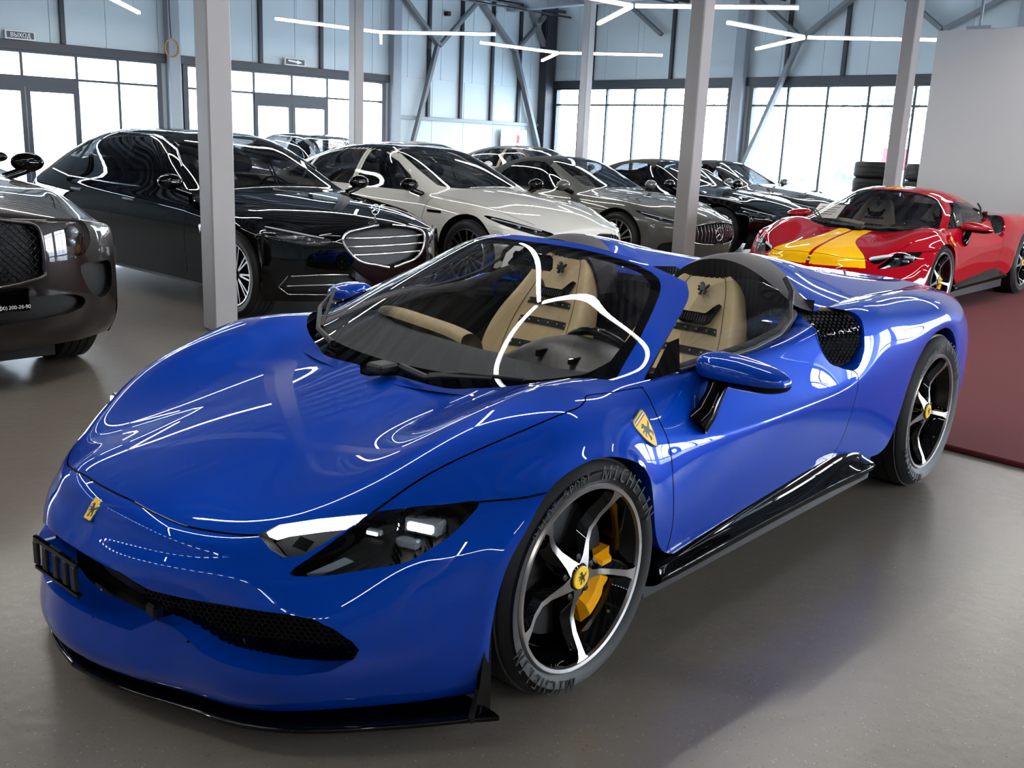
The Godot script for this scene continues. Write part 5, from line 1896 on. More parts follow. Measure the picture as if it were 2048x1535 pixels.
func row_of_cars() -> void:
	var ps := 1.63
	var merc := {"grille": [[-.02, .775], [.30, .765], [.42, .72], [.42, .64], [.32, .53], [.15, .485], [-.02, .48]], "frame": M.chrome, "bars": [[.70, .40, .010], [.635, .41, .010], [.57, .35, .010]], "hood_star": true,
		"lamp": [[.50, .70], [.60, .725], [.75, .765], [.86, .79], [.875, .75], [.82, .68], [.70, .645], [.56, .645]], "leds": [[[.56, .70], [.72, .735], [.84, .765]]], "bulbs": [[.74, .70, .022], [.66, .685, .018]],
		"black": [[[.40, .42], [.62, .42], [.80, .40], [.84, .30], [.74, .25], [.45, .26], [.30, .30]]],
		"lines": [[[.40, .415], [.62, .415], [.78, .40]], [[.42, .335], [.62, .335], [.80, .32]], [[.80, .40], [.845, .31], [.78, .25], [.50, .25], [.30, .28]]]}
	parked_car("saloon_car", "black limousine saloon with a chrome-barred grille and standing star", "saloon", Vector3(3.0, 0, -4.85), ps, {"paint": M.car_black, "chrome": true, "front": merc, "handles": [1.75, 2.85], "handle_mat": M.chrome, "wheel_kind": 1, "fine": 6, "wheels": wheel_mats("silver")})
	var amg := {"grille": [[-.02, .60], [.36, .60], [.50, .55], [.53, .45], [.46, .36], [-.02, .35]], "slats": [15, .47, .365, .595], "star": [.475, .085], "frame": M.chrome, "frame_w": .009,
		"lamp": [[.52, .63], [.64, .685], [.78, .745], [.88, .775], [.875, .73], [.80, .665], [.68, .615], [.56, .60]], "leds": [[[.60, .655], [.74, .705], [.86, .75]]], "bulbs": [[.74, .68, .02], [.66, .645, .018]],
		"black": [[[.56, .40], [.74, .40], [.84, .36], [.82, .26], [.60, .25]], [[-.02, .29], [.40, .29], [.44, .22], [-.02, .21]]]}
	parked_car("fastback_car", "white four-door fastback with a dark roof and slatted grille", "fastback", Vector3(5.72, 0, -5.1), ps, {"paint": M.car_white, "roof": M.car_black, "front": amg, "side_vent": true, "handles": [1.7, 2.7], "mirror_mat": M.black_gloss, "wheel_kind": 2, "fine": 6})
	var sl := {"grille": [[-.02, .60], [.34, .595], [.47, .55], [.50, .46], [.43, .37], [-.02, .36]], "slats": [15, .45, .375, .59], "star": [.475, .085], "frame": M.chrome, "frame_w": .009,
		"lamp": [[.50, .60], [.62, .645], [.74, .70], [.85, .735], [.845, .69], [.78, .63], [.66, .585], [.54, .575]], "leds": [[[.58, .62], [.72, .672], [.83, .715]]], "bulbs": [[.72, .65, .02], [.63, .61, .018]],
		"black": [[[.54, .38], [.72, .38], [.82, .34], [.80, .25], [.58, .24]]]}
	parked_car("roadster_car", "light grey roadster with a black soft top and chrome-slatted grille", "roadster", Vector3(8.72, 0, -5.7), ps, {"paint": M.car_grey, "roof": M.soft_top, "front": sl, "handles": [1.8], "wheel_kind": 2, "fine": 6})
	parked_car("roadster_car", "black roadster between the light grey roadster and the dark grey one", "roadster", Vector3(11.35, 0, -6.0), ps, {"paint": M.car_black, "roof": M.soft_top, "front": sl, "handles": [1.8], "wheel_kind": 2})
	parked_car("roadster_car", "dark grey roadster with a black soft top beside the stacked tyres", "roadster", Vector3(13.75, 0, -6.6), ps, {"paint": M.car_dark, "roof": M.soft_top, "front": sl, "handles": [1.8], "mirror_mat": M.car_grey, "wheel_kind": 2})
	var bent := {"grille": [[-.02, .975], [.28, .97], [.38, .94], [.40, .84], [.395, .72], [.36, .66], [-.02, .645]], "mesh": .042, "frame": M.car_taupe_trim, "frame_w": .012,
		"lamp": lamp_circle(.635, .865, .105), "leds": [], "bulbs": [[.635, .89, .035], [.62, .835, .025]],
		"black": [[[.64, .70], [.80, .705], [.905, .69], [.90, .54], [.80, .49], [.70, .55]], [[-.02, .56], [.30, .56], [.55, .55], [.66, .50], [.55, .44], [-.02, .43]]]}
	var b := parked_car("suv_car", "dark taupe luxury SUV with round headlights and a black mesh grille", "tall", Vector3(-.42, 0, -4.0), 1.66, {"paint": M.car_taupe, "front": bent, "handles": [1.6, 2.7], "mirror_mat": M.black_gloss, "wheel_kind": 2, "fine": 6})
	var pl := soup()
	cbox(pl, Vector3(-.985, .50, -.27), Vector3(-.965, .625, .27), .006)
	put(pl, "plate_holder", M.black_gloss, b)
	pl = soup()
	join(pl, moved(letters("Price Ltd", .035, .002), Transform3D(Basis(Vector3.UP, -PI / 2), Vector3(-.986, .525, .05))))
	join(pl, moved(letters("8 (800) 200-26-90", .026, .002), Transform3D(Basis(Vector3.UP, -PI / 2), Vector3(-.986, .525, .17))))
	put(pl, "plate_lettering", M.badge_white, b)
	# the row behind
	parked_car("coupe_car", "silver coupe with a black roof standing behind the taupe SUV", "fastback", Vector3(1.55, 0, -11.2), ps, {"paint": M.car_silver, "roof": M.car_black, "mirror_mat": M.black_gloss, "fine": 4})
	parked_car("saloon_car", "white saloon with a black roof behind the black limousine", "saloon", Vector3(6.0, 0, -11.9), ps, {"paint": M.car_white, "roof": M.car_black, "chrome": true, "mirror_mat": M.black_gloss, "fine": 4})
	parked_car("saloon_car", "pale saloon with chrome window trim behind the white fastback", "saloon", Vector3(9.1, 0, -12.3), ps, {"paint": M.car_silver, "roof": M.car_black, "chrome": true, "fine": 4})
	parked_car("coupe_car", "white coupe behind the light grey roadster", "fastback", Vector3(11.6, 0, -12.5), ps, {"paint": M.car_white, "fine": 4})
	parked_car("suv_car", "champagne coupe SUV beside the glazed right wall", "fastback", Vector3(14.3, 0, -12.0), ps, {"paint": M.car_champagne, "fine": 4})

func lamp_circle(l: float, h: float, r: float) -> Array:
	var out := []
	for i in 12:
		var a := TAU * i / 12
		out.append([l + r * cos(a), h + r * sin(a)])
	return out
# ---------------------------------------------------------------- the hall
const WX := 21.4      # inner face of the right wall
const WZ := -20.5     # inner face of the left wall
const X0 := -13.0
const Z1 := 12.0
const TOPY := 5.9

func bar(S: Dictionary, a: Vector3, b: Vector3, w: float, d: float) -> void:
	var dir := (b - a).normalized()
	var side := dir.cross(Vector3.UP)
	if side.length() < .05:
		side = dir.cross(Vector3.RIGHT)
	side = side.normalized()
	var oth := side.cross(dir).normalized()
	cbox(S, Vector3(-w * .5, -d * .5, 0), Vector3(w * .5, d * .5, a.distance_to(b)), .006, Transform3D(Basis(side, oth, dir), a))

func part_box(parent: Node, called: String, lo: Vector3, hi: Vector3, mat: Material, ch := 0.0) -> MeshInstance3D:
	var S := soup()
	if ch > 0.0:
		cbox(S, lo, hi, ch)
	else:
		box(S, lo, hi)
	return put(S, called, mat, parent)

# a glazed front in a wall: along runs from a to b, up to top; spans = mullion places, doors = [from, to] in the same measure
# frame(p, y, d): point at p along the wall, height y, d metres towards the room
func glazing(parent: Node3D, a: float, b: float, top: float, transom: float, mull: Array, doors: Array, frame: Callable) -> void:
	var lines := [a] + mull + [b]
	var slab := func(called: String, p0: float, p1: float, y0: float, y1: float, d0: float, d1: float, mat: Material) -> void:
		var lo: Vector3 = frame.call(p0, y0, d0)
		var hi: Vector3 = frame.call(p1, y1, d1)
		var l := Vector3(minf(lo.x, hi.x), minf(lo.y, hi.y), minf(lo.z, hi.z))
		var h := Vector3(maxf(lo.x, hi.x), maxf(lo.y, hi.y), maxf(lo.z, hi.z))
		part_box(parent, called, l, h, mat)
	slab.call("window_jamb", a - .07, a + .05, 0, top + .02, -.1, .06, M.frame)
	slab.call("window_jamb", b - .05, b + .07, 0, top + .02, -.1, .06, M.frame)
	slab.call("window_head", a, b, top - .05, top + .02, -.1, .05, M.frame)
	slab.call("window_sill", a, b, 0, .12, -.1, .05, M.frame)
	for i in lines.size() - 1:
		var p0: float = lines[i]; var p1: float = lines[i + 1]
		if i > 0:
			slab.call("mullion", p0 - .03, p0 + .03, .12, top - .05, -.05, .04, M.frame)
		var dr := false
		for d in doors:
			if p0 >= d[0] - .05 and p1 <= d[1] + .05:
				dr = true
		slab.call("transom", p0 + .03, p1 - .03, transom - .025, transom + .025, -.05, .03, M.frame)
		slab.call("pane", p0 + .03, p1 - .03, transom + .025, top - .05, -.012, -.006, M.window)
		if not dr:
			slab.call("pane", p0 + .03, p1 - .03, .12, transom - .025, -.012, -.006, M.window)
	for d in doors:
		var m: float = (d[0] + d[1]) * .5
		slab.call("door_head", d[0], d[1], transom - .20, transom - .02, -.06, .07, M.frame)
		for q in [[d[0], m], [m, d[1]]]:
			slab.call("door_stile", q[0] + .005, q[0] + .10, .02, transom - .2, -.04, .05, M.frame)
			slab.call("door_stile", q[1] - .10, q[1] - .005, .02, transom - .2, -.04, .05, M.frame)
			slab.call("door_rail", q[0] + .10, q[1] - .10, .02, .22, -.04, .05, M.frame)
			slab.call("door_rail", q[0] + .10, q[1] - .10, transom - .30, transom - .2, -.04, .05, M.frame)
			slab.call("door_pane", q[0] + .10, q[1] - .10, .22, transom - .3, -.012, -.006, M.window)

func wall_panels(parent: Node3D, from: float, to: float, y0: float, y1: float, w: float, place: Callable) -> void:
	var p := from
	while p < to - .05:
		var q := minf(p + w, to)
		var lo: Vector3 = place.call(p + .004, y0, 0.0)
		var hi: Vector3 = place.call(q - .004, y1, -.16)
		part_box(parent, "panel", Vector3(minf(lo.x, hi.x), y0, minf(lo.z, hi.z)), Vector3(maxf(lo.x, hi.x), y1, maxf(lo.z, hi.z)), M.panel, .004)
		p = q

func room() -> void:
	# floor
	var fl := part_box(null, "floor", Vector3(X0 - .3, -.25, WZ - .3), Vector3(WX + .3, 0, Z1 + .3), M.floor)
	structure(fl, "polished taupe concrete floor with fine speckles")
	# left wall
	var L := Node3D.new(); L.name = "wall_left"; add_child(L); structure(L, "left wall of pale panels over a glazed front")
	var fl_ := func(p: float, y: float, d: float) -> Vector3: return Vector3(p, y, WZ + d)
	wall_panels(L, X0, WX, 3.14, TOPY, 1.2, fl_)
	wall_panels(L, 15.5, WX, 0.0, 3.14, 1.2, fl_)
	wall_panels(L, X0, -4.2, 0.0, 3.14, 1.2, fl_)
	part_box(L, "wall_backing", Vector3(X0, 3.14, WZ - .3), Vector3(WX, TOPY, WZ - .16), M.panel)
	part_box(L, "wall_backing", Vector3(15.5, 0, WZ - .3), Vector3(WX, 3.14, WZ - .16), M.panel)
	part_box(L, "wall_backing", Vector3(X0, 0, WZ - .3), Vector3(-4.2, 3.14, WZ - .16), M.panel)
	part_box(L, "header_beam", Vector3(-4.2, 2.955, WZ - .15), Vector3(15.45, 3.145, WZ + .09), M.beam_dark, .008)
	for x in [2.2, 8.88, 15.28]:
		part_box(L, "wall_pier", Vector3(x - .30, 0, WZ - .3), Vector3(x + .30, 2.955, WZ - .02), M.panel, .01)
		part_box(L, "wall_column", Vector3(x - .14, 0, WZ), Vector3(x + .14, TOPY, WZ + .24), M.steel_light, .012)
	glazing(L, 9.22, 14.95, 2.955, 2.42, [9.95, 11.0, 12.08, 13.14, 14.2], [[11.0, 13.14]], fl_)
	glazing(L, 2.55, 8.55, 2.955, 2.42, [3.4, 4.5, 5.56, 6.7, 7.62], [[4.5, 6.7]], fl_)
	glazing(L, -4.15, 1.85, 2.955, 2.42, [-3.0, -1.8, -.6, .6], [], fl_)
	for x in [4.2, 6.45, 11.2, 12.95, 16.52, 17.73, 18.94, 20.08]:
		part_box(L, "stud", Vector3(x - .05, 3.15 if x < 15 else 2.1, WZ), Vector3(x + .05, TOPY, WZ + .09), M.beam_dark, .006)
	part_box(L, "girt", Vector3(15.5, 2.0, WZ), Vector3(WX - .4, 2.10, WZ + .1), M.steel_light, .008)
	for q in [[15.4, 5.3, 16.75, 4.09, .18], [18.3, 5.5, 16.78, 4.05, .14], [16.72, 4.05, 15.75, .9, .15], [18.2, 5.5, 19.78, 4.15, .20], [19.75, 4.15, 21.1, .9, .20], [20.95, 5.3, 19.95, 4.35, .14], [20.3, 5.5, 21.35, 3.9, .16]]:
		var S := soup()
		bar(S, Vector3(q[0], q[1], WZ + .17), Vector3(q[2], q[3], WZ + .17), q[4], .10)
		put(S, "brace", M.steel, L)
	part_box(L, "wall_camera", Vector3(17.05, 4.9, WZ + .02), Vector3(17.17, 5.02, WZ + .2), M.dark_plastic, .01)
	# right wall
	var Rn := Node3D.new(); Rn.name = "wall_right"; add_child(Rn); structure(Rn, "right wall of pale panels over a glazed front")
	var fr := func(p: float, y: float, d: float) -> Vector3: return Vector3(WX - d, y, p)
	wall_panels(Rn, WZ, Z1, 3.41, TOPY, 1.2, fr)
	part_box(Rn, "wall_backing", Vector3(WX + .16, 3.41, WZ - .3), Vector3(WX + .3, TOPY, Z1), M.panel)
	part_box(Rn, "header_beam", Vector3(WX - .09, 3.20, WZ), Vector3(WX + .15, 3.415, Z1), M.beam_dark, .008)
	for z in [-20.45, -13.2, -6.1, 1.2, 8.4]:
		part_box(Rn, "wall_pier", Vector3(WX + .02, 0, z - .3), Vector3(WX + .3, 3.2, z + .3), M.panel, .01)
		part_box(Rn, "wall_column", Vector3(WX - .26, 0, z - .16), Vector3(WX, TOPY, z + .16), M.steel_light, .012)
	part_box(Rn, "corner_column", Vector3(WX - .45, 0, WZ + .02), Vector3(WX - .05, TOPY, WZ + .35), M.beam_dark, .012)
	glazing(Rn, -20.08, -13.55, 3.2, 2.70, [-19.09, -17.96, -16.87, -15.75, -14.65], [], fr)
	glazing(Rn, -12.85, -6.45, 3.2, 2.70, [-11.77, -10.65, -9.55, -8.40, -7.4], [], fr)
	glazing(Rn, -5.75, .85, 3.2, 2.70, [-4.6, -3.5, -2.4, -1.3, -.2], [[-3.5, -1.3]], fr)
	glazing(Rn, 1.55, 8.05, 3.2, 2.70, [2.7, 3.8, 4.9, 6.0, 7.0], [], fr)
	glazing(Rn, 8.75, 11.8, 3.2, 2.70, [9.8, 10.8], [], fr)
	for z in [-18.6, -15.6, -11.9, -10.3, -8.7, -4.5, -2.5]:
		part_box(Rn, "stud", Vector3(WX - .09, 3.42, z - .05), Vector3(WX, TOPY, z + .05), M.beam_dark, .006)
	for q in [[-10.0, 5.3, -11.5, 4.25, .22], [-11.5, 4.25, -12.95, .8, .17], [-13.0, 5.45, -11.55, 4.4, .17], [-9.0, 5.2, -7.9, 4.35, .16], [-6.3, 5.1, -7.85, 4.35, .16], [-6.0, 5.3, -4.6, 4.3, .16], [-3.0, 5.3, -4.55, 4.3, .16], [-17.2, 5.5, -15.9, 4.6, .14]]:
		var S := soup()
		bar(S, Vector3(WX - .2, q[1], q[0]), Vector3(WX - .2, q[3], q[2]), q[4], .10)
		put(S, "brace", M.steel, Rn)
	# the walls behind the camera
	var B := Node3D.new(); B.name = "wall_back"; add_child(B); structure(B, "back wall with a glazed front")
	var fb := func(p: float, y: float, d: float) -> Vector3: return Vector3(p, y, Z1 - d)
	wall_panels(B, X0, WX, 3.41, TOPY, 1.2, fb)
	part_box(B, "wall_backing", Vector3(X0, 3.41, Z1 + .16), Vector3(WX + .3, TOPY, Z1 + .3), M.panel)
	part_box(B, "header_beam", Vector3(X0, 3.20, Z1 - .09), Vector3(WX, 3.415, Z1 + .15), M.beam_dark, .008)
	wall_panels(B, X0, 6.1, 0.0, 3.41, 1.2, fb)
	part_box(B, "wall_backing", Vector3(X0, 0, Z1 + .16), Vector3(6.1, 3.41, Z1 + .3), M.panel)
	var xs := [6.4, 12.8, 19.2]
	for i in xs.size():
		part_box(B, "wall_pier", Vector3(xs[i] - .3, 0, Z1 + .02), Vector3(xs[i] + .3, 3.2, Z1 + .3), M.panel, .01)
		if i < xs.size() - 1:
			var a: float = xs[i] + .33; var b: float = xs[i + 1] - .33
			glazing(B, a, b, 3.2, 2.70, [lerpf(a, b, .2), lerpf(a, b, .4), lerpf(a, b, .6), lerpf(a, b, .8)], [], fb)
	part_box(B, "wall_backing", Vector3(19.5, 0, Z1 + .02), Vector3(WX + .3, 3.41, Z1 + .3), M.panel)
	var K := Node3D.new(); K.name = "wall_front"; add_child(K); structure(K, "plain panel wall beside the camera")
	wall_panels(K, WZ, Z1, 0.0, TOPY, 1.2, func(p: float, y: float, d: float) -> Vector3: return Vector3(X0 + d, y, p))
	part_box(K, "wall_backing", Vector3(X0 - .3, 0, WZ - .3), Vector3(X0 - .16, TOPY, Z1 + .3), M.panel)
	ceiling()

func ceiling() -> void:
	var C := Node3D.new(); C.name = "ceiling"; add_child(C); structure(C, "ribbed sheet-metal roof deck on dark beams")
	part_box(C, "roof_skin", Vector3(X0 - .3, TOPY + .22, WZ - .3), Vector3(WX + .3, TOPY + .35, Z1 + .3), M.deck)
	# ribbed sheet: ribs run along z, so that they cross the beams
	var S := soup()
	var x := X0
	while x < WX:
		for q in [[0.0, .045, 0.0, 0.0], [.045, .06, 0.0, .028], [.06, .105, .028, .028], [.105, .12, .028, 0.0]]:
			quad(S, Vector3(x + q[0], TOPY + .16 + q[2], WZ), Vector3(x + q[1], TOPY + .16 + q[3], WZ), Vector3(x + q[1], TOPY + .16 + q[3], Z1), Vector3(x + q[0], TOPY + .16 + q[2], Z1), Vector3(0, -1, 0))
		x += .12
	put(S, "deck_sheet", M.deck, C)
	# beams along x, with bolt heads
	var z := WZ + .4
	var proto: Mesh = null
	while z < Z1:
		S = soup()
		cbox(S, Vector3(X0, TOPY - .02, -.19), Vector3(WX, TOPY + .15, .19), .012)
		if proto == null:
			proto = mesh_of(S)
		var o := node_of(proto, "beam", M.deck_beam, C)
		o.position.z = z
		z += .82
	S = soup()
	for gx in [-4.4, 2.0, 8.3, 13.9, 19.6]:
		S = soup()
		box(S, Vector3(gx - .12, TOPY - .60, WZ), Vector3(gx + .12, TOPY - .56, Z1))
		box(S, Vector3(gx - .015, TOPY - .60, WZ), Vector3(gx + .015, TOPY - .02, Z1))
		box(S, Vector3(gx - .12, TOPY - .06, WZ), Vector3(gx + .12, TOPY - .02, Z1))
		put(S, "girder", M.steel_light, C)
	for zz in [-19.9, -15.2, -12.4, -10.0, -4.8, 2.6]:
		S = soup()
		tube(S, [Vector3(X0, TOPY - .45, zz), Vector3(WX, TOPY - .45, zz)], .045, 8)
		tube(S, [Vector3(X0, TOPY - .62, zz + .25), Vector3(WX, TOPY - .62, zz + .25)], .03, 8)
		put(S, "service_pipe", M.beam_dark, C)
	# columns
	for q in [[1.73, -4.38], [7.5, -4.35], [12.45, -4.35], [8.5, -12.4], [14.4, -12.4], [2.2, -12.4], [-4.4, -4.75], [-4.4, 2.6 + 4.0]]:
		var w := .097
		var o := part_box(null, "column", Vector3(-w, 0, -w), Vector3(w, TOPY - .6, w), M.column, .012)
		o.position = Vector3(q[0], 0, q[1])
		o.set_meta("kind", "structure")
		o.set_meta("label", "square grey steel column holding up the roof")

func fixture(x: float, z: float, label: String) -> void:
	var t := thing("pendant_light", label, "ceiling light", Vector3(x, 3.8, z), 0.0, "Y-shaped LED pendants in rows under the roof")
	for an in [180.0, 54.0, -57.0]:
		var a := deg_to_rad(an)
		var d := Vector3(cos(a), 0, -sin(a))
		var B := Basis(d, Vector3.UP, d.cross(Vector3.UP))
		var S := soup()
		cbox(S, Vector3(.05, .024, -.028), Vector3(2.7, .05, .028), .006, Transform3D(B, Vector3.ZERO))
		put(S, "tube_housing", M.lamp_white, t)
		S = soup()
		box(S, Vector3(.05, -.026, -.028), Vector3(2.7, .024, .028), Transform3D(B, Vector3.ZERO))
		put(S, "led_tube", M.tube, t)
		var l := AreaLight3D.new()
		l.name = "tube_glow"
		l.area_size = Vector2(2.6, .06)
		l.light_energy = TUBE_POWER
		l.light_color = Color(1, .985, .96)
		l.shadow_enabled = true
		l.area_range = 40.0
		# shines down
		l.transform = Transform3D(Basis(d, d.cross(Vector3.UP) * -1.0, Vector3.UP), d * 1.37 + Vector3(0, -.032, 0))
		t.add_child(l, true)
	for an in [180.0, 54.0, -57.0]:
		var S := soup()
		var a := deg_to_rad(an)
		var p := Vector3(cos(a), 0, -sin(a)) * 2.2
		tube(S, [p + Vector3(0, .04, 0), p + Vector3(0, TOPY - 3.8, 0)], .003, 4)
		put(S, "hanging_wire", M.steel, t)
# ---------------------------------------------------------------- other things in the hall and outside
func leafy_tree(at: Vector3, h: float, r: float, seed_: int, mat: Material, label: String) -> void:
	var t := thing("tree", label, "tree", at, 0.0, "trees outside the right windows")
	var rng := RandomNumberGenerator.new()
	rng.seed = seed_
	var S := soup()
	tube(S, [Vector3.ZERO, Vector3(.1, h * .35, .05), Vector3(.05, h * .75, 0)], [.16, .12, .05], 7)
	for i in 5:
		var a := rng.randf() * TAU
		var b := h * rng.randf_range(.35, .65)
		tube(S, [Vector3(.08, b, 0), Vector3(cos(a) * r * .6, b + h * .2, sin(a) * r * .6)], [.06, .02], 5)
	put(S, "trunk", M.bark, t)
	S = soup()
	for k in 9:
		var c := Vector3(rng.randfn(0, r * .42), h * rng.randf_range(.42, .95), rng.randfn(0, r * .42))
		var cr := r * rng.randf_range(.32, .55)
		for i in 120:
			var d := Vector3(rng.randfn(), rng.randfn() * .8, rng.randfn()).normalized() * cr * pow(rng.randf(), .4)
			var n := Vector3(rng.randfn(), rng.randfn(), rng.randfn()).normalized()
			var u := n.cross(Vector3(.3, .9, .1)).normalized()
			var w := n.cross(u)
			var q := c + d
			var z := rng.randf_range(.09, .17)
			quad(S, q - u * z, q - w * z * .5, q + u * z, q + w * z * .5, n)
	var o := put(S, "foliage", mat, t)
	o.set_meta("kind", "stuff")

func outside() -> void:
	var g := part_box(null, "ground", Vector3(-80, -.5, -110), Vector3(140, -.26, 90), M.ground)
	structure(g, "pale paved ground outside the hall")
	var k := 0
	for q in [[29.0, -9.4, 6.0, 2.2], [31.0, -13.6, 6.5, 2.3], [36.5, -8.6, 7.0, 2.6], [38.0, -17.5, 7.5, 2.8], [30.0, -6.4, 6.0, 2.1], [34.5, -22.0, 6.5, 2.4], [43.0, -15.0, 8.0, 3.0]]:
		leafy_tree(Vector3(q[0], -.26, q[1]), q[2], q[3], 40 + k, M.leaf if k % 2 else M.leaf_b, "leafy green tree outside the right glass front")
		k += 1
	var sb := thing("sign_board", "small red sign board on posts outside the right glass front", "sign", Vector3(33.0, -.26, -14.3))
	var S := soup()
	for z in [-.32, .28]:
		S = soup()
		cbox(S, Vector3(-.03, 1.35, z - .22), Vector3(.03, 2.1, z + .22), .01)
		put(S, "board", M.sign_red, sb)
	for z in [-.45, .42]:
		S = soup()
		tube(S, [Vector3(0, 0, z), Vector3(0, 1.4, z)], .03, 6)
		put(S, "post", M.steel, sb)
	var bl := thing("building", "pale low building across the yard beyond the left glass front", "building", Vector3(22, -.26, -62))
	part_box(bl, "wall", Vector3(-16, 0, -6), Vector3(14, 6.5, 4), M.far_wall, .05)
	part_box(bl, "roof", Vector3(-16.5, 6.5, -6.5), Vector3(14.5, 7.0, 4.5), M.far_roof, .05)
	for i in 7:
		var wn := part_box(bl, "window", Vector3(-14 + i * 4.0, 1.6, 4.0), Vector3(-12 + i * 4.0, 3.6, 4.06), M.far_glass, .02)
	# parked cars outside, seen as pale shapes
	for q in [[27.5, -11.0, 2.4, "pale blue car parked outside the right glass front"], [26.5, -2.6, 1.2, "white car parked outside close to the right glass front"]]:
		parked_car("yard_car", q[3], "saloon", Vector3(q[0], -.26, q[1]), q[2], {"paint": M.car_pale, "fine": 2})

func exit_sign(x: float, y: float, text: String, label: String) -> void:
	var t := thing("exit_sign", label, "sign", Vector3(x, y, WZ + .1))
	var S := soup()
	cbox(S, Vector3(-.30, -.09, -.01), Vector3(.30, .09, .05), .008)
	put(S, "sign_case", M.white_board, t)
	S = soup()
	box(S, Vector3(-.27, -.065, .05), Vector3(.27, .065, .053))
	put(S, "sign_face", M.sign_dark, t)
	if text != "":
		put(moved(letters(text, .12, .003), Transform3D(Basis(), Vector3(0, 0, .0545))), "sign_lettering", M.badge_white, t)
	else:
		S = soup()
		plate(S, straight2([[-.2, .01], [.05, -.02], [.05, -.05], [.2, -.01], [.05, .05], [.05, .02], [-.2, .045]]), .053, .056)
		put(S, "sign_arrow", M.badge_white, t)

func price_sheet(x: float, y: float, z: float, turn: float, tilt: float, label: String) -> void:
	var t := thing("price_sheet", label, "paper", Vector3(x, y, z), turn)
	var S := soup()
	var T := Transform3D(Basis(Vector3.RIGHT, tilt), Vector3.ZERO)
	box(S, Vector3(-.15, 0, -.001), Vector3(.15, .26, .001), T)
	put(S, "sheet", M.paper, t)
	for i in 4:
		S = soup()
		box(S, Vector3(-.11, .20 - i * .045, .001), Vector3(.11 - .03 * (i % 2), .212 - i * .045, .0018), T)
		put(S, "print_line", M.ink_soft, t)

func misc() -> void:
	# red carpet
	var c := part_box(null, "carpet", Vector3(3.36, 0, -3.7), Vector3(12.2, .03, 5.5), M.carpet, .008)
	tag(c, "dark red carpet under the red sports coupe", "carpet")
	# white partition
	var p := thing("partition", "tall white free-standing partition wall behind the red sports coupe", "partition", Vector3(14.45, 0, -4.9))
	for i in 3:
		part_box(p, "board", Vector3(0, 0, i * 2.4 + .002), Vector3(.14, 3.50, i * 2.4 + 2.398), M.partition, .004)
	part_box(p, "conduit", Vector3(.03, 3.5, .62), Vector3(.07, TOPY - .02, .66), M.steel_light, .004)
	part_box(p, "junction_box", Vector3(.0, 3.5, .45), Vector3(.1, 3.55, .83), M.steel_light, .004)
	# stacked tyres
	for s in 2:
		for i in 5:
			var y := .285 * i
			var t := thing("tyre", ["black car tyre in the stack beside the dark grey roadster", "black car tyre in the stack behind the white partition's edge"][s], "tyre", Vector3([15.42, 15.35][s], y, [-6.15, -5.15][s]), 0.0, ["tyres stacked beside the dark grey roadster", "tyres stacked by the partition's edge"][s])
			var S := soup()
			lathe(S, [Vector2(.235, -.265), Vector2(.25, -.285), Vector2(.32, -.283), Vector2(.35, -.262), Vector2(.36, -.235), Vector2(.36, -.20), Vector2(.352, -.195), Vector2(.352, -.185), Vector2(.36, -.18), Vector2(.36, -.105), Vector2(.352, -.10), Vector2(.352, -.09), Vector2(.36, -.085), Vector2(.36, -.05), Vector2(.35, -.023), Vector2(.32, -.002), Vector2(.25, 0), Vector2(.235, -.02)], 40)
			put(moved(S, Transform3D(Basis(Vector3.RIGHT, -PI / 2), Vector3(0, .285, 0))), "tread", M.tyre, t)
			S = soup()
			lathe(S, [Vector2(.235, -.265), Vector2(.30, -.20), Vector2(.30, -.08), Vector2(.235, -.02)], 32)
			put(moved(S, Transform3D(Basis(Vector3.RIGHT, -PI / 2), Vector3(0, .285, 0))), "inner_liner", M.gap, t)
	# hose ring and cable on the wall column
	var h := thing("hose_ring", "coiled yellow hose hanging on the left wall column", "hose", Vector3(8.78, 3.27, WZ + .29))
	for k in 3:
		var S := soup()
		var pts := []
		for i in 28:
			var a := TAU * i / 28
			pts.append(Vector3(cos(a) * (.15 + .008 * k), sin(a) * (.19 + .008 * k), .012 * k))
		tube(S, pts, .011, 6, true)
		put(S, "coil", M.hose, h)
	var S := soup()
	tube(S, [Vector3(0, .2, 0), Vector3(-.02, .8, 0), Vector3(0, 2.4, 0)], .012, 6)
	put(S, "cable", M.dark_plastic, h)
	exit_sign(5.55, 3.24, "ВЫХОД", "small exit sign on the left wall above the double doors")
	exit_sign(12.12, 3.24, "", "small arrow sign above the left wall's other doors")
	# notice board
	var nb := thing("notice_board", "white notice board with a red mark on the left wall's corner bay", "board", Vector3(19.85, 1.45, WZ + .13))
	part_box(nb, "board", Vector3(-.55, -.55, 0), Vector3(.55, .42, .03), M.white_board, .006)
	S = soup()
	plate(S, straight2([[.12, .02], [.22, .02], [.25, .2], [.17, .3], [.12, .2]]), .03, .033)
	put(S, "red_mark", M.sign_red, nb)
	price_sheet(8.28, .93, -6.55, .1, -.9, "white price sheet behind the light grey roadster's windscreen")
	price_sheet(10.95, .93, -6.85, .1, -.9, "white price sheet behind the black roadster's windscreen")
	price_sheet(13.35, .93, -7.4, .1, -.9, "white price sheet behind the dark grey roadster's windscreen")
	price_sheet(5.12, 1.0, -6.05, .1, -.9, "white price sheet behind the white fastback's windscreen")
	price_sheet(2.55, 1.06, -5.85, .1, -.9, "white price sheet behind the black limousine's windscreen")
	price_sheet(8.12, .84, -2.98, -1.5, -1.0, "white price sheet behind the red coupe's windscreen")
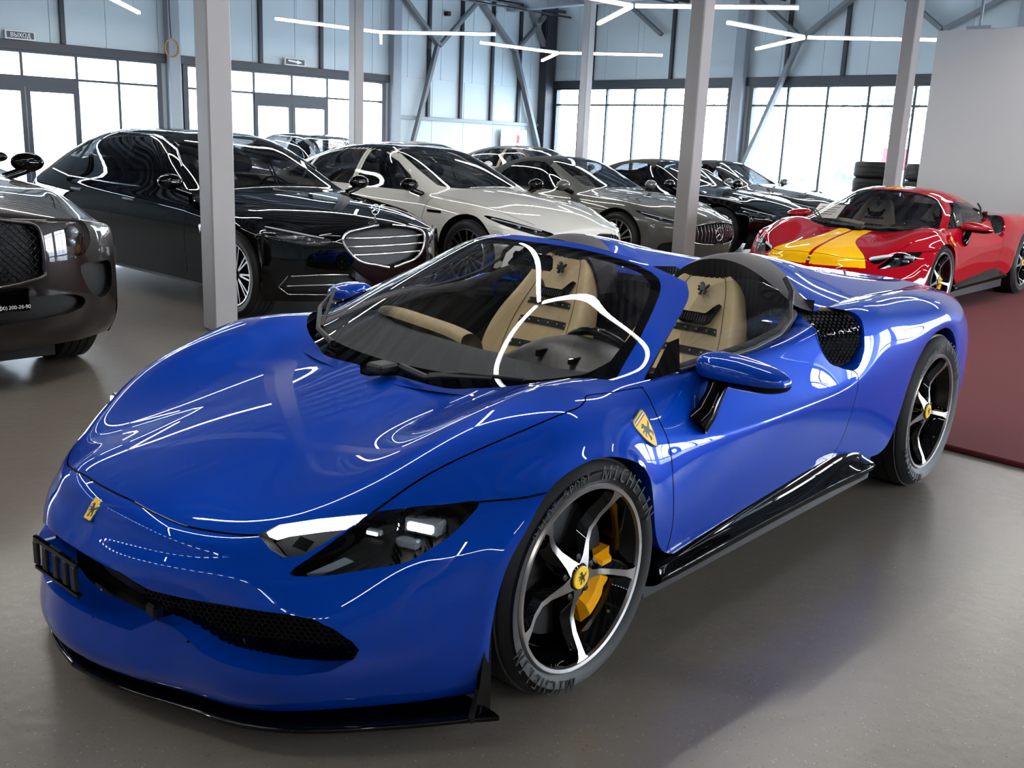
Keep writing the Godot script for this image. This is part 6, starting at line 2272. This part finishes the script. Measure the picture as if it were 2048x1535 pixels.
func noise_tex(freq: float, c0: Color, c1: Color, size := 512, seed_ := 1, kind := FastNoiseLite.TYPE_SIMPLEX_SMOOTH, oct := 4) -> NoiseTexture2D:
	var n := FastNoiseLite.new()
	n.noise_type = kind
	n.frequency = freq
	n.seed = seed_
	n.fractal_octaves = oct
	var t := NoiseTexture2D.new()
	t.width = size; t.height = size
	t.seamless = true
	t.noise = n
	var g := Gradient.new()
	g.set_color(0, c0); g.set_color(1, c1)
	t.color_ramp = g
	return t

func paint(c: Color, metal := 0.0, rough := 0.35, coat := 1.0) -> StandardMaterial3D:
	var m := StandardMaterial3D.new()
	m.albedo_color = c
	m.metallic = metal
	m.roughness = rough
	if coat > 0.0:
		m.metallic_specular = 0.0
		m.clearcoat_enabled = true
		m.clearcoat = coat
		m.clearcoat_roughness = 0.0
	return m

func plain(c: Color, rough := 0.6, metal := 0.0) -> StandardMaterial3D:
	return paint(c, metal, rough, 0.0)

func glassy(c: Color, a: float) -> StandardMaterial3D:
	var m := StandardMaterial3D.new()
	m.albedo_color = Color(c.r, c.g, c.b, a)
	m.transparency = BaseMaterial3D.TRANSPARENCY_ALPHA
	m.roughness = 0.0
	return m

func glow(c: Color, e: float) -> StandardMaterial3D:
	var m := plain(Color(.9, .9, .9), .4)
	m.emission_enabled = true
	m.emission = c
	m.emission_energy_multiplier = e
	return m

func floor_material() -> StandardMaterial3D:
	var m := StandardMaterial3D.new()
	var im := Image.create(1024, 1024, false, Image.FORMAT_RGB8)
	var rng := RandomNumberGenerator.new()
	rng.seed = 11
	var n := FastNoiseLite.new(); n.seed = 4; n.frequency = .006; n.fractal_octaves = 4
	for y in 1024:
		for x in 1024:
			var v := .42 + .012 * n.get_noise_2d(x, y) + rng.randf_range(-.02, .02)
			im.set_pixel(x, y, Color(v * 1.03, v * .97, v * .90))
	for i in 5200:
		var px := rng.randi_range(0, 1021); var py := rng.randi_range(0, 1021)
		var k := rng.randf()
		var c := Color(.62, .60, .56) if k < .45 else (Color(.25, .23, .21) if k < .8 else Color(.52, .50, .47))
		im.set_pixel(px, py, c)
		if rng.randf() < .4:
			im.set_pixel(px + 1, py, c)
		if rng.randf() < .3:
			im.set_pixel(px, py + 1, c)
	m.albedo_texture = ImageTexture.create_from_image(im)
	m.uv1_triplanar = true
	m.uv1_world_triplanar = true
	m.uv1_scale = Vector3(.42, .42, .42)
	m.roughness = .30
	var h := noise_tex(.05, Color(0, 0, 0), Color(1, 1, 1), 512, 8, FastNoiseLite.TYPE_SIMPLEX_SMOOTH, 3)
	m.heightmap_enabled = true
	m.heightmap_texture = h
	m.heightmap_scale = .10
	return m

func materials() -> void:
	M.blue = paint(Color(.0, .215, .62), .3, .45)
	M.red = paint(Color(.60, .02, .09), 0.0, .4)
	M.yellow_paint = paint(Color(.95, .72, .02), 0.0, .4)
	M.black_gloss = paint(Color(.012, .012, .014), 0.0, .15, .6)
	M.black_matt = plain(Color(.028, .028, .030), .55)
	M.gap = plain(Color(.008, .008, .008), .9)
	M.rubber = plain(Color(.03, .03, .032), .6)
	M.tyre = plain(Color(.035, .035, .038), .62)
	M.letter = plain(Color(.075, .075, .08), .5)
	M.glass = glassy(Color(.015, .02, .02), .22)
	M.glass_dark = glassy(Color(.006, .007, .008), .72)
	M.lens = glassy(Color(.05, .05, .06), .02)
	M.window = glassy(Color(.9, .95, .97), .02)
	M.lamp_dark = plain(Color(.05, .055, .06), .25)
	M.lamp_clear = plain(Color(.55, .58, .62), .12, .6)
	M.chrome = plain(Color(.82, .82, .83), .08, 1.0)
	M.chrome_soft = plain(Color(.65, .68, .72), .2, 1.0)
	M.ink = plain(Color(.01, .01, .01), .4)
	M.yellow = plain(Color(.93, .76, .18), .3)
	M.badge_green = plain(Color(.0, .35, .15), .4)
	M.badge_white = plain(Color(.9, .9, .9), .4)
	M.badge_red = plain(Color(.7, .05, .05), .4)
	M.led = glow(Color(.95, .98, 1.0), 4.0)
	M.led_off = plain(Color(.75, .77, .8), .2)
	M.leather = plain(Color(.74, .66, .50), .55)
	M.leather_red = plain(Color(.55, .50, .45), .55)
	M.seam = plain(Color(.45, .38, .26), .7)
	M.cloth_dark = plain(Color(.055, .055, .06), .8)
	M.stud = plain(Color(.7, .7, .7), .5)
	M.cabin = plain(Color(.05, .052, .056), .7)
	M.dash = plain(Color(.16, .18, .20), .7)
	M.dash_black = plain(Color(.03, .03, .032), .4)
	M.cover_grey = plain(Color(.20, .19, .21), .6)
	M.rim_black = paint(Color(.012, .013, .015), 0.0, .25, 1.0)
	M.rim_silver = plain(Color(.72, .70, .69), .28, 1.0)
	M.disc = plain(Color(.18, .18, .18), .4, .7)
	M.bolt = plain(Color(.35, .35, .36), .25, 1.0)
	M.caliper_yellow = paint(Color(.85, .58, .03), 0.0, .4, .6)
	M.frame = plain(Color(.11, .14, .18), .45)
	M.beam_dark = plain(Color(.14, .15, .18), .5)
	M.steel = plain(Color(.42, .43, .45), .5)
	M.steel_light = plain(Color(.52, .54, .57), .5)
	M.column = plain(Color(.56, .54, .54), .55)
	M.panel = plain(Color(.70, .74, .76), .5)
	M.white_board = plain(Color(.82, .82, .80), .6)
	M.partition = plain(Color(.70, .69, .69), .7)
	M.dark_plastic = plain(Color(.08, .08, .09), .5)
	M.deck = plain(Color(.80, .83, .86), .5)
	M.deck_beam = plain(Color(.30, .32, .36), .5)
	M.lamp_white = plain(Color(.8, .8, .8), .5)
	M.tube = glow(Color(1, .99, .97), 10.0)
	M.carpet = plain(Color(.36, .09, .10), .95)
	M.floor = floor_material()
	M.ground = plain(Color(.78, .77, .76), .9)

func wheel_mats(kind: String) -> Dictionary:
	var d := {"tyre": M.tyre, "gap": M.gap, "letter": M.letter, "rim": M.rim_black, "face": M.rim_silver, "bolt": M.bolt, "cap": M.yellow, "disc": M.disc, "caliper": M.caliper_yellow}
	return d

func more_materials() -> void:
	M.car_black = paint(Color(.010, .011, .014), 0.0, .3)
	M.car_white = paint(Color(.80, .79, .76), 0.0, .4)
	M.car_grey = paint(Color(.36, .36, .34), .3, .35)
	M.car_dark = paint(Color(.12, .12, .125), .3, .35)
	M.car_taupe = paint(Color(.15, .135, .13), .5, .3)
	M.car_taupe_trim = paint(Color(.20, .18, .18), .6, .2)
	M.car_silver = paint(Color(.52, .54, .57), .5, .3)
	M.car_champagne = paint(Color(.48, .44, .41), .4, .3)
	M.soft_top = plain(Color(.035, .036, .042), .85)
	M.glass_side = glassy(Color(.006, .008, .01), .80)
	M.leaf = plain(Color(.42, .56, .44), .8)
	M.leaf_b = plain(Color(.36, .52, .46), .8)
	M.bark = plain(Color(.40, .36, .33), .9)
	M.sign_red = plain(Color(.75, .10, .14), .6)
	M.sign_dark = plain(Color(.22, .25, .30), .5)
	M.far_wall = plain(Color(.78, .78, .77), .9)
	M.far_roof = plain(Color(.55, .55, .57), .9)
	M.far_glass = plain(Color(.45, .52, .58), .2)
	M.car_pale = paint(Color(.70, .74, .78), 0.0, .4)
	M.paper = plain(Color(.86, .84, .83), .8)
	M.ink_soft = plain(Color(.45, .44, .44), .8)
	M.hose = plain(Color(.66, .50, .25), .5)
const TUBE_POWER := 2.0
const SKY := 4.0
const EXPOSURE := 1.5

func _ready() -> void:
	var cam := Camera3D.new()
	cam.name = "camera"
	cam.fov = 42.547
	cam.near = 0.05
	cam.far = 400.0
	var f := Vector3(.673, -.238, -.700)
	var u := Vector3(.134, .970, -.201)
	var b := Basis()
	b.z = -f.normalized()
	b.x = u.cross(b.z).normalized()
	b.y = b.z.cross(b.x)
	cam.transform = Transform3D(b, Vector3(-1.825, 1.499, 2.591))
	cam.current = true
	add_child(cam)
	var we := WorldEnvironment.new()
	we.name = "surroundings"
	var env := Environment.new()
	env.tonemap_mode = Environment.TONE_MAPPER_LINEAR
	env.tonemap_exposure = EXPOSURE
	env.sdfgi_enabled = true
	env.ssao_enabled = true
	env.ssil_enabled = true
	env.background_mode = Environment.BG_SKY
	var sky := Sky.new()
	var sm := ProceduralSkyMaterial.new()
	sm.sky_top_color = Color(.72, .84, .95); sm.sky_horizon_color = Color(.96, .98, 1)
	sm.ground_bottom_color = Color(.6, .6, .6); sm.ground_horizon_color = Color(.9, .9, .9)
	sm.sky_energy_multiplier = SKY
	sm.ground_energy_multiplier = SKY
	sky.sky_material = sm
	env.sky = sky
	we.environment = env
	add_child(we)
	materials()
	more_materials()
	room()
	var shared := "white Y-shaped linear LED pendant hanging in a row under the roof"
	for q in [[17.5, -16.3, "white Y-shaped LED pendant hanging in the far corner by the right wall"], [12.2, -16.8, "white Y-shaped LED pendant hanging before the left wall's braced bay"], [5.85, -16.6, "white Y-shaped LED pendant hanging near the exit sign and hose ring"], [16.9, -8.75, "white Y-shaped LED pendant hanging before the right wall's diagonal brace"], [11.65, -8.9, "white Y-shaped LED pendant hanging over the light grey roadster"], [6.5, -8.9, shared], [1.2, -8.9, shared], [-4.1, -8.9, shared], [17.2, -1.2, shared], [11.8, -1.2, shared], [6.5, -1.2, shared], [1.2, -1.2, shared], [-4.1, -1.2, shared], [6.5, 6.5, shared], [1.2, 6.5, shared], [-4.1, 6.5, shared]]:
		fixture(q[0], q[1], q[2])
	var hero := thing("sports_car", "blue open-top sports car with lit headlights and a beige cabin", "car", Vector3.ZERO, .0815)
	car_a(hero, M.blue, true)
	wheels_a(hero, wheel_mats("hero"), "MICHELIN")
	var red := thing("sports_car", "red sports coupe with yellow stripes along its hood and roof", "car", Vector3(7.7, .03, -2.39), .071)
	car_a(red, M.red, false, M.yellow_paint)
	wheels_a(red, wheel_mats("red"), "")
	row_of_cars()
	misc()
	outside()
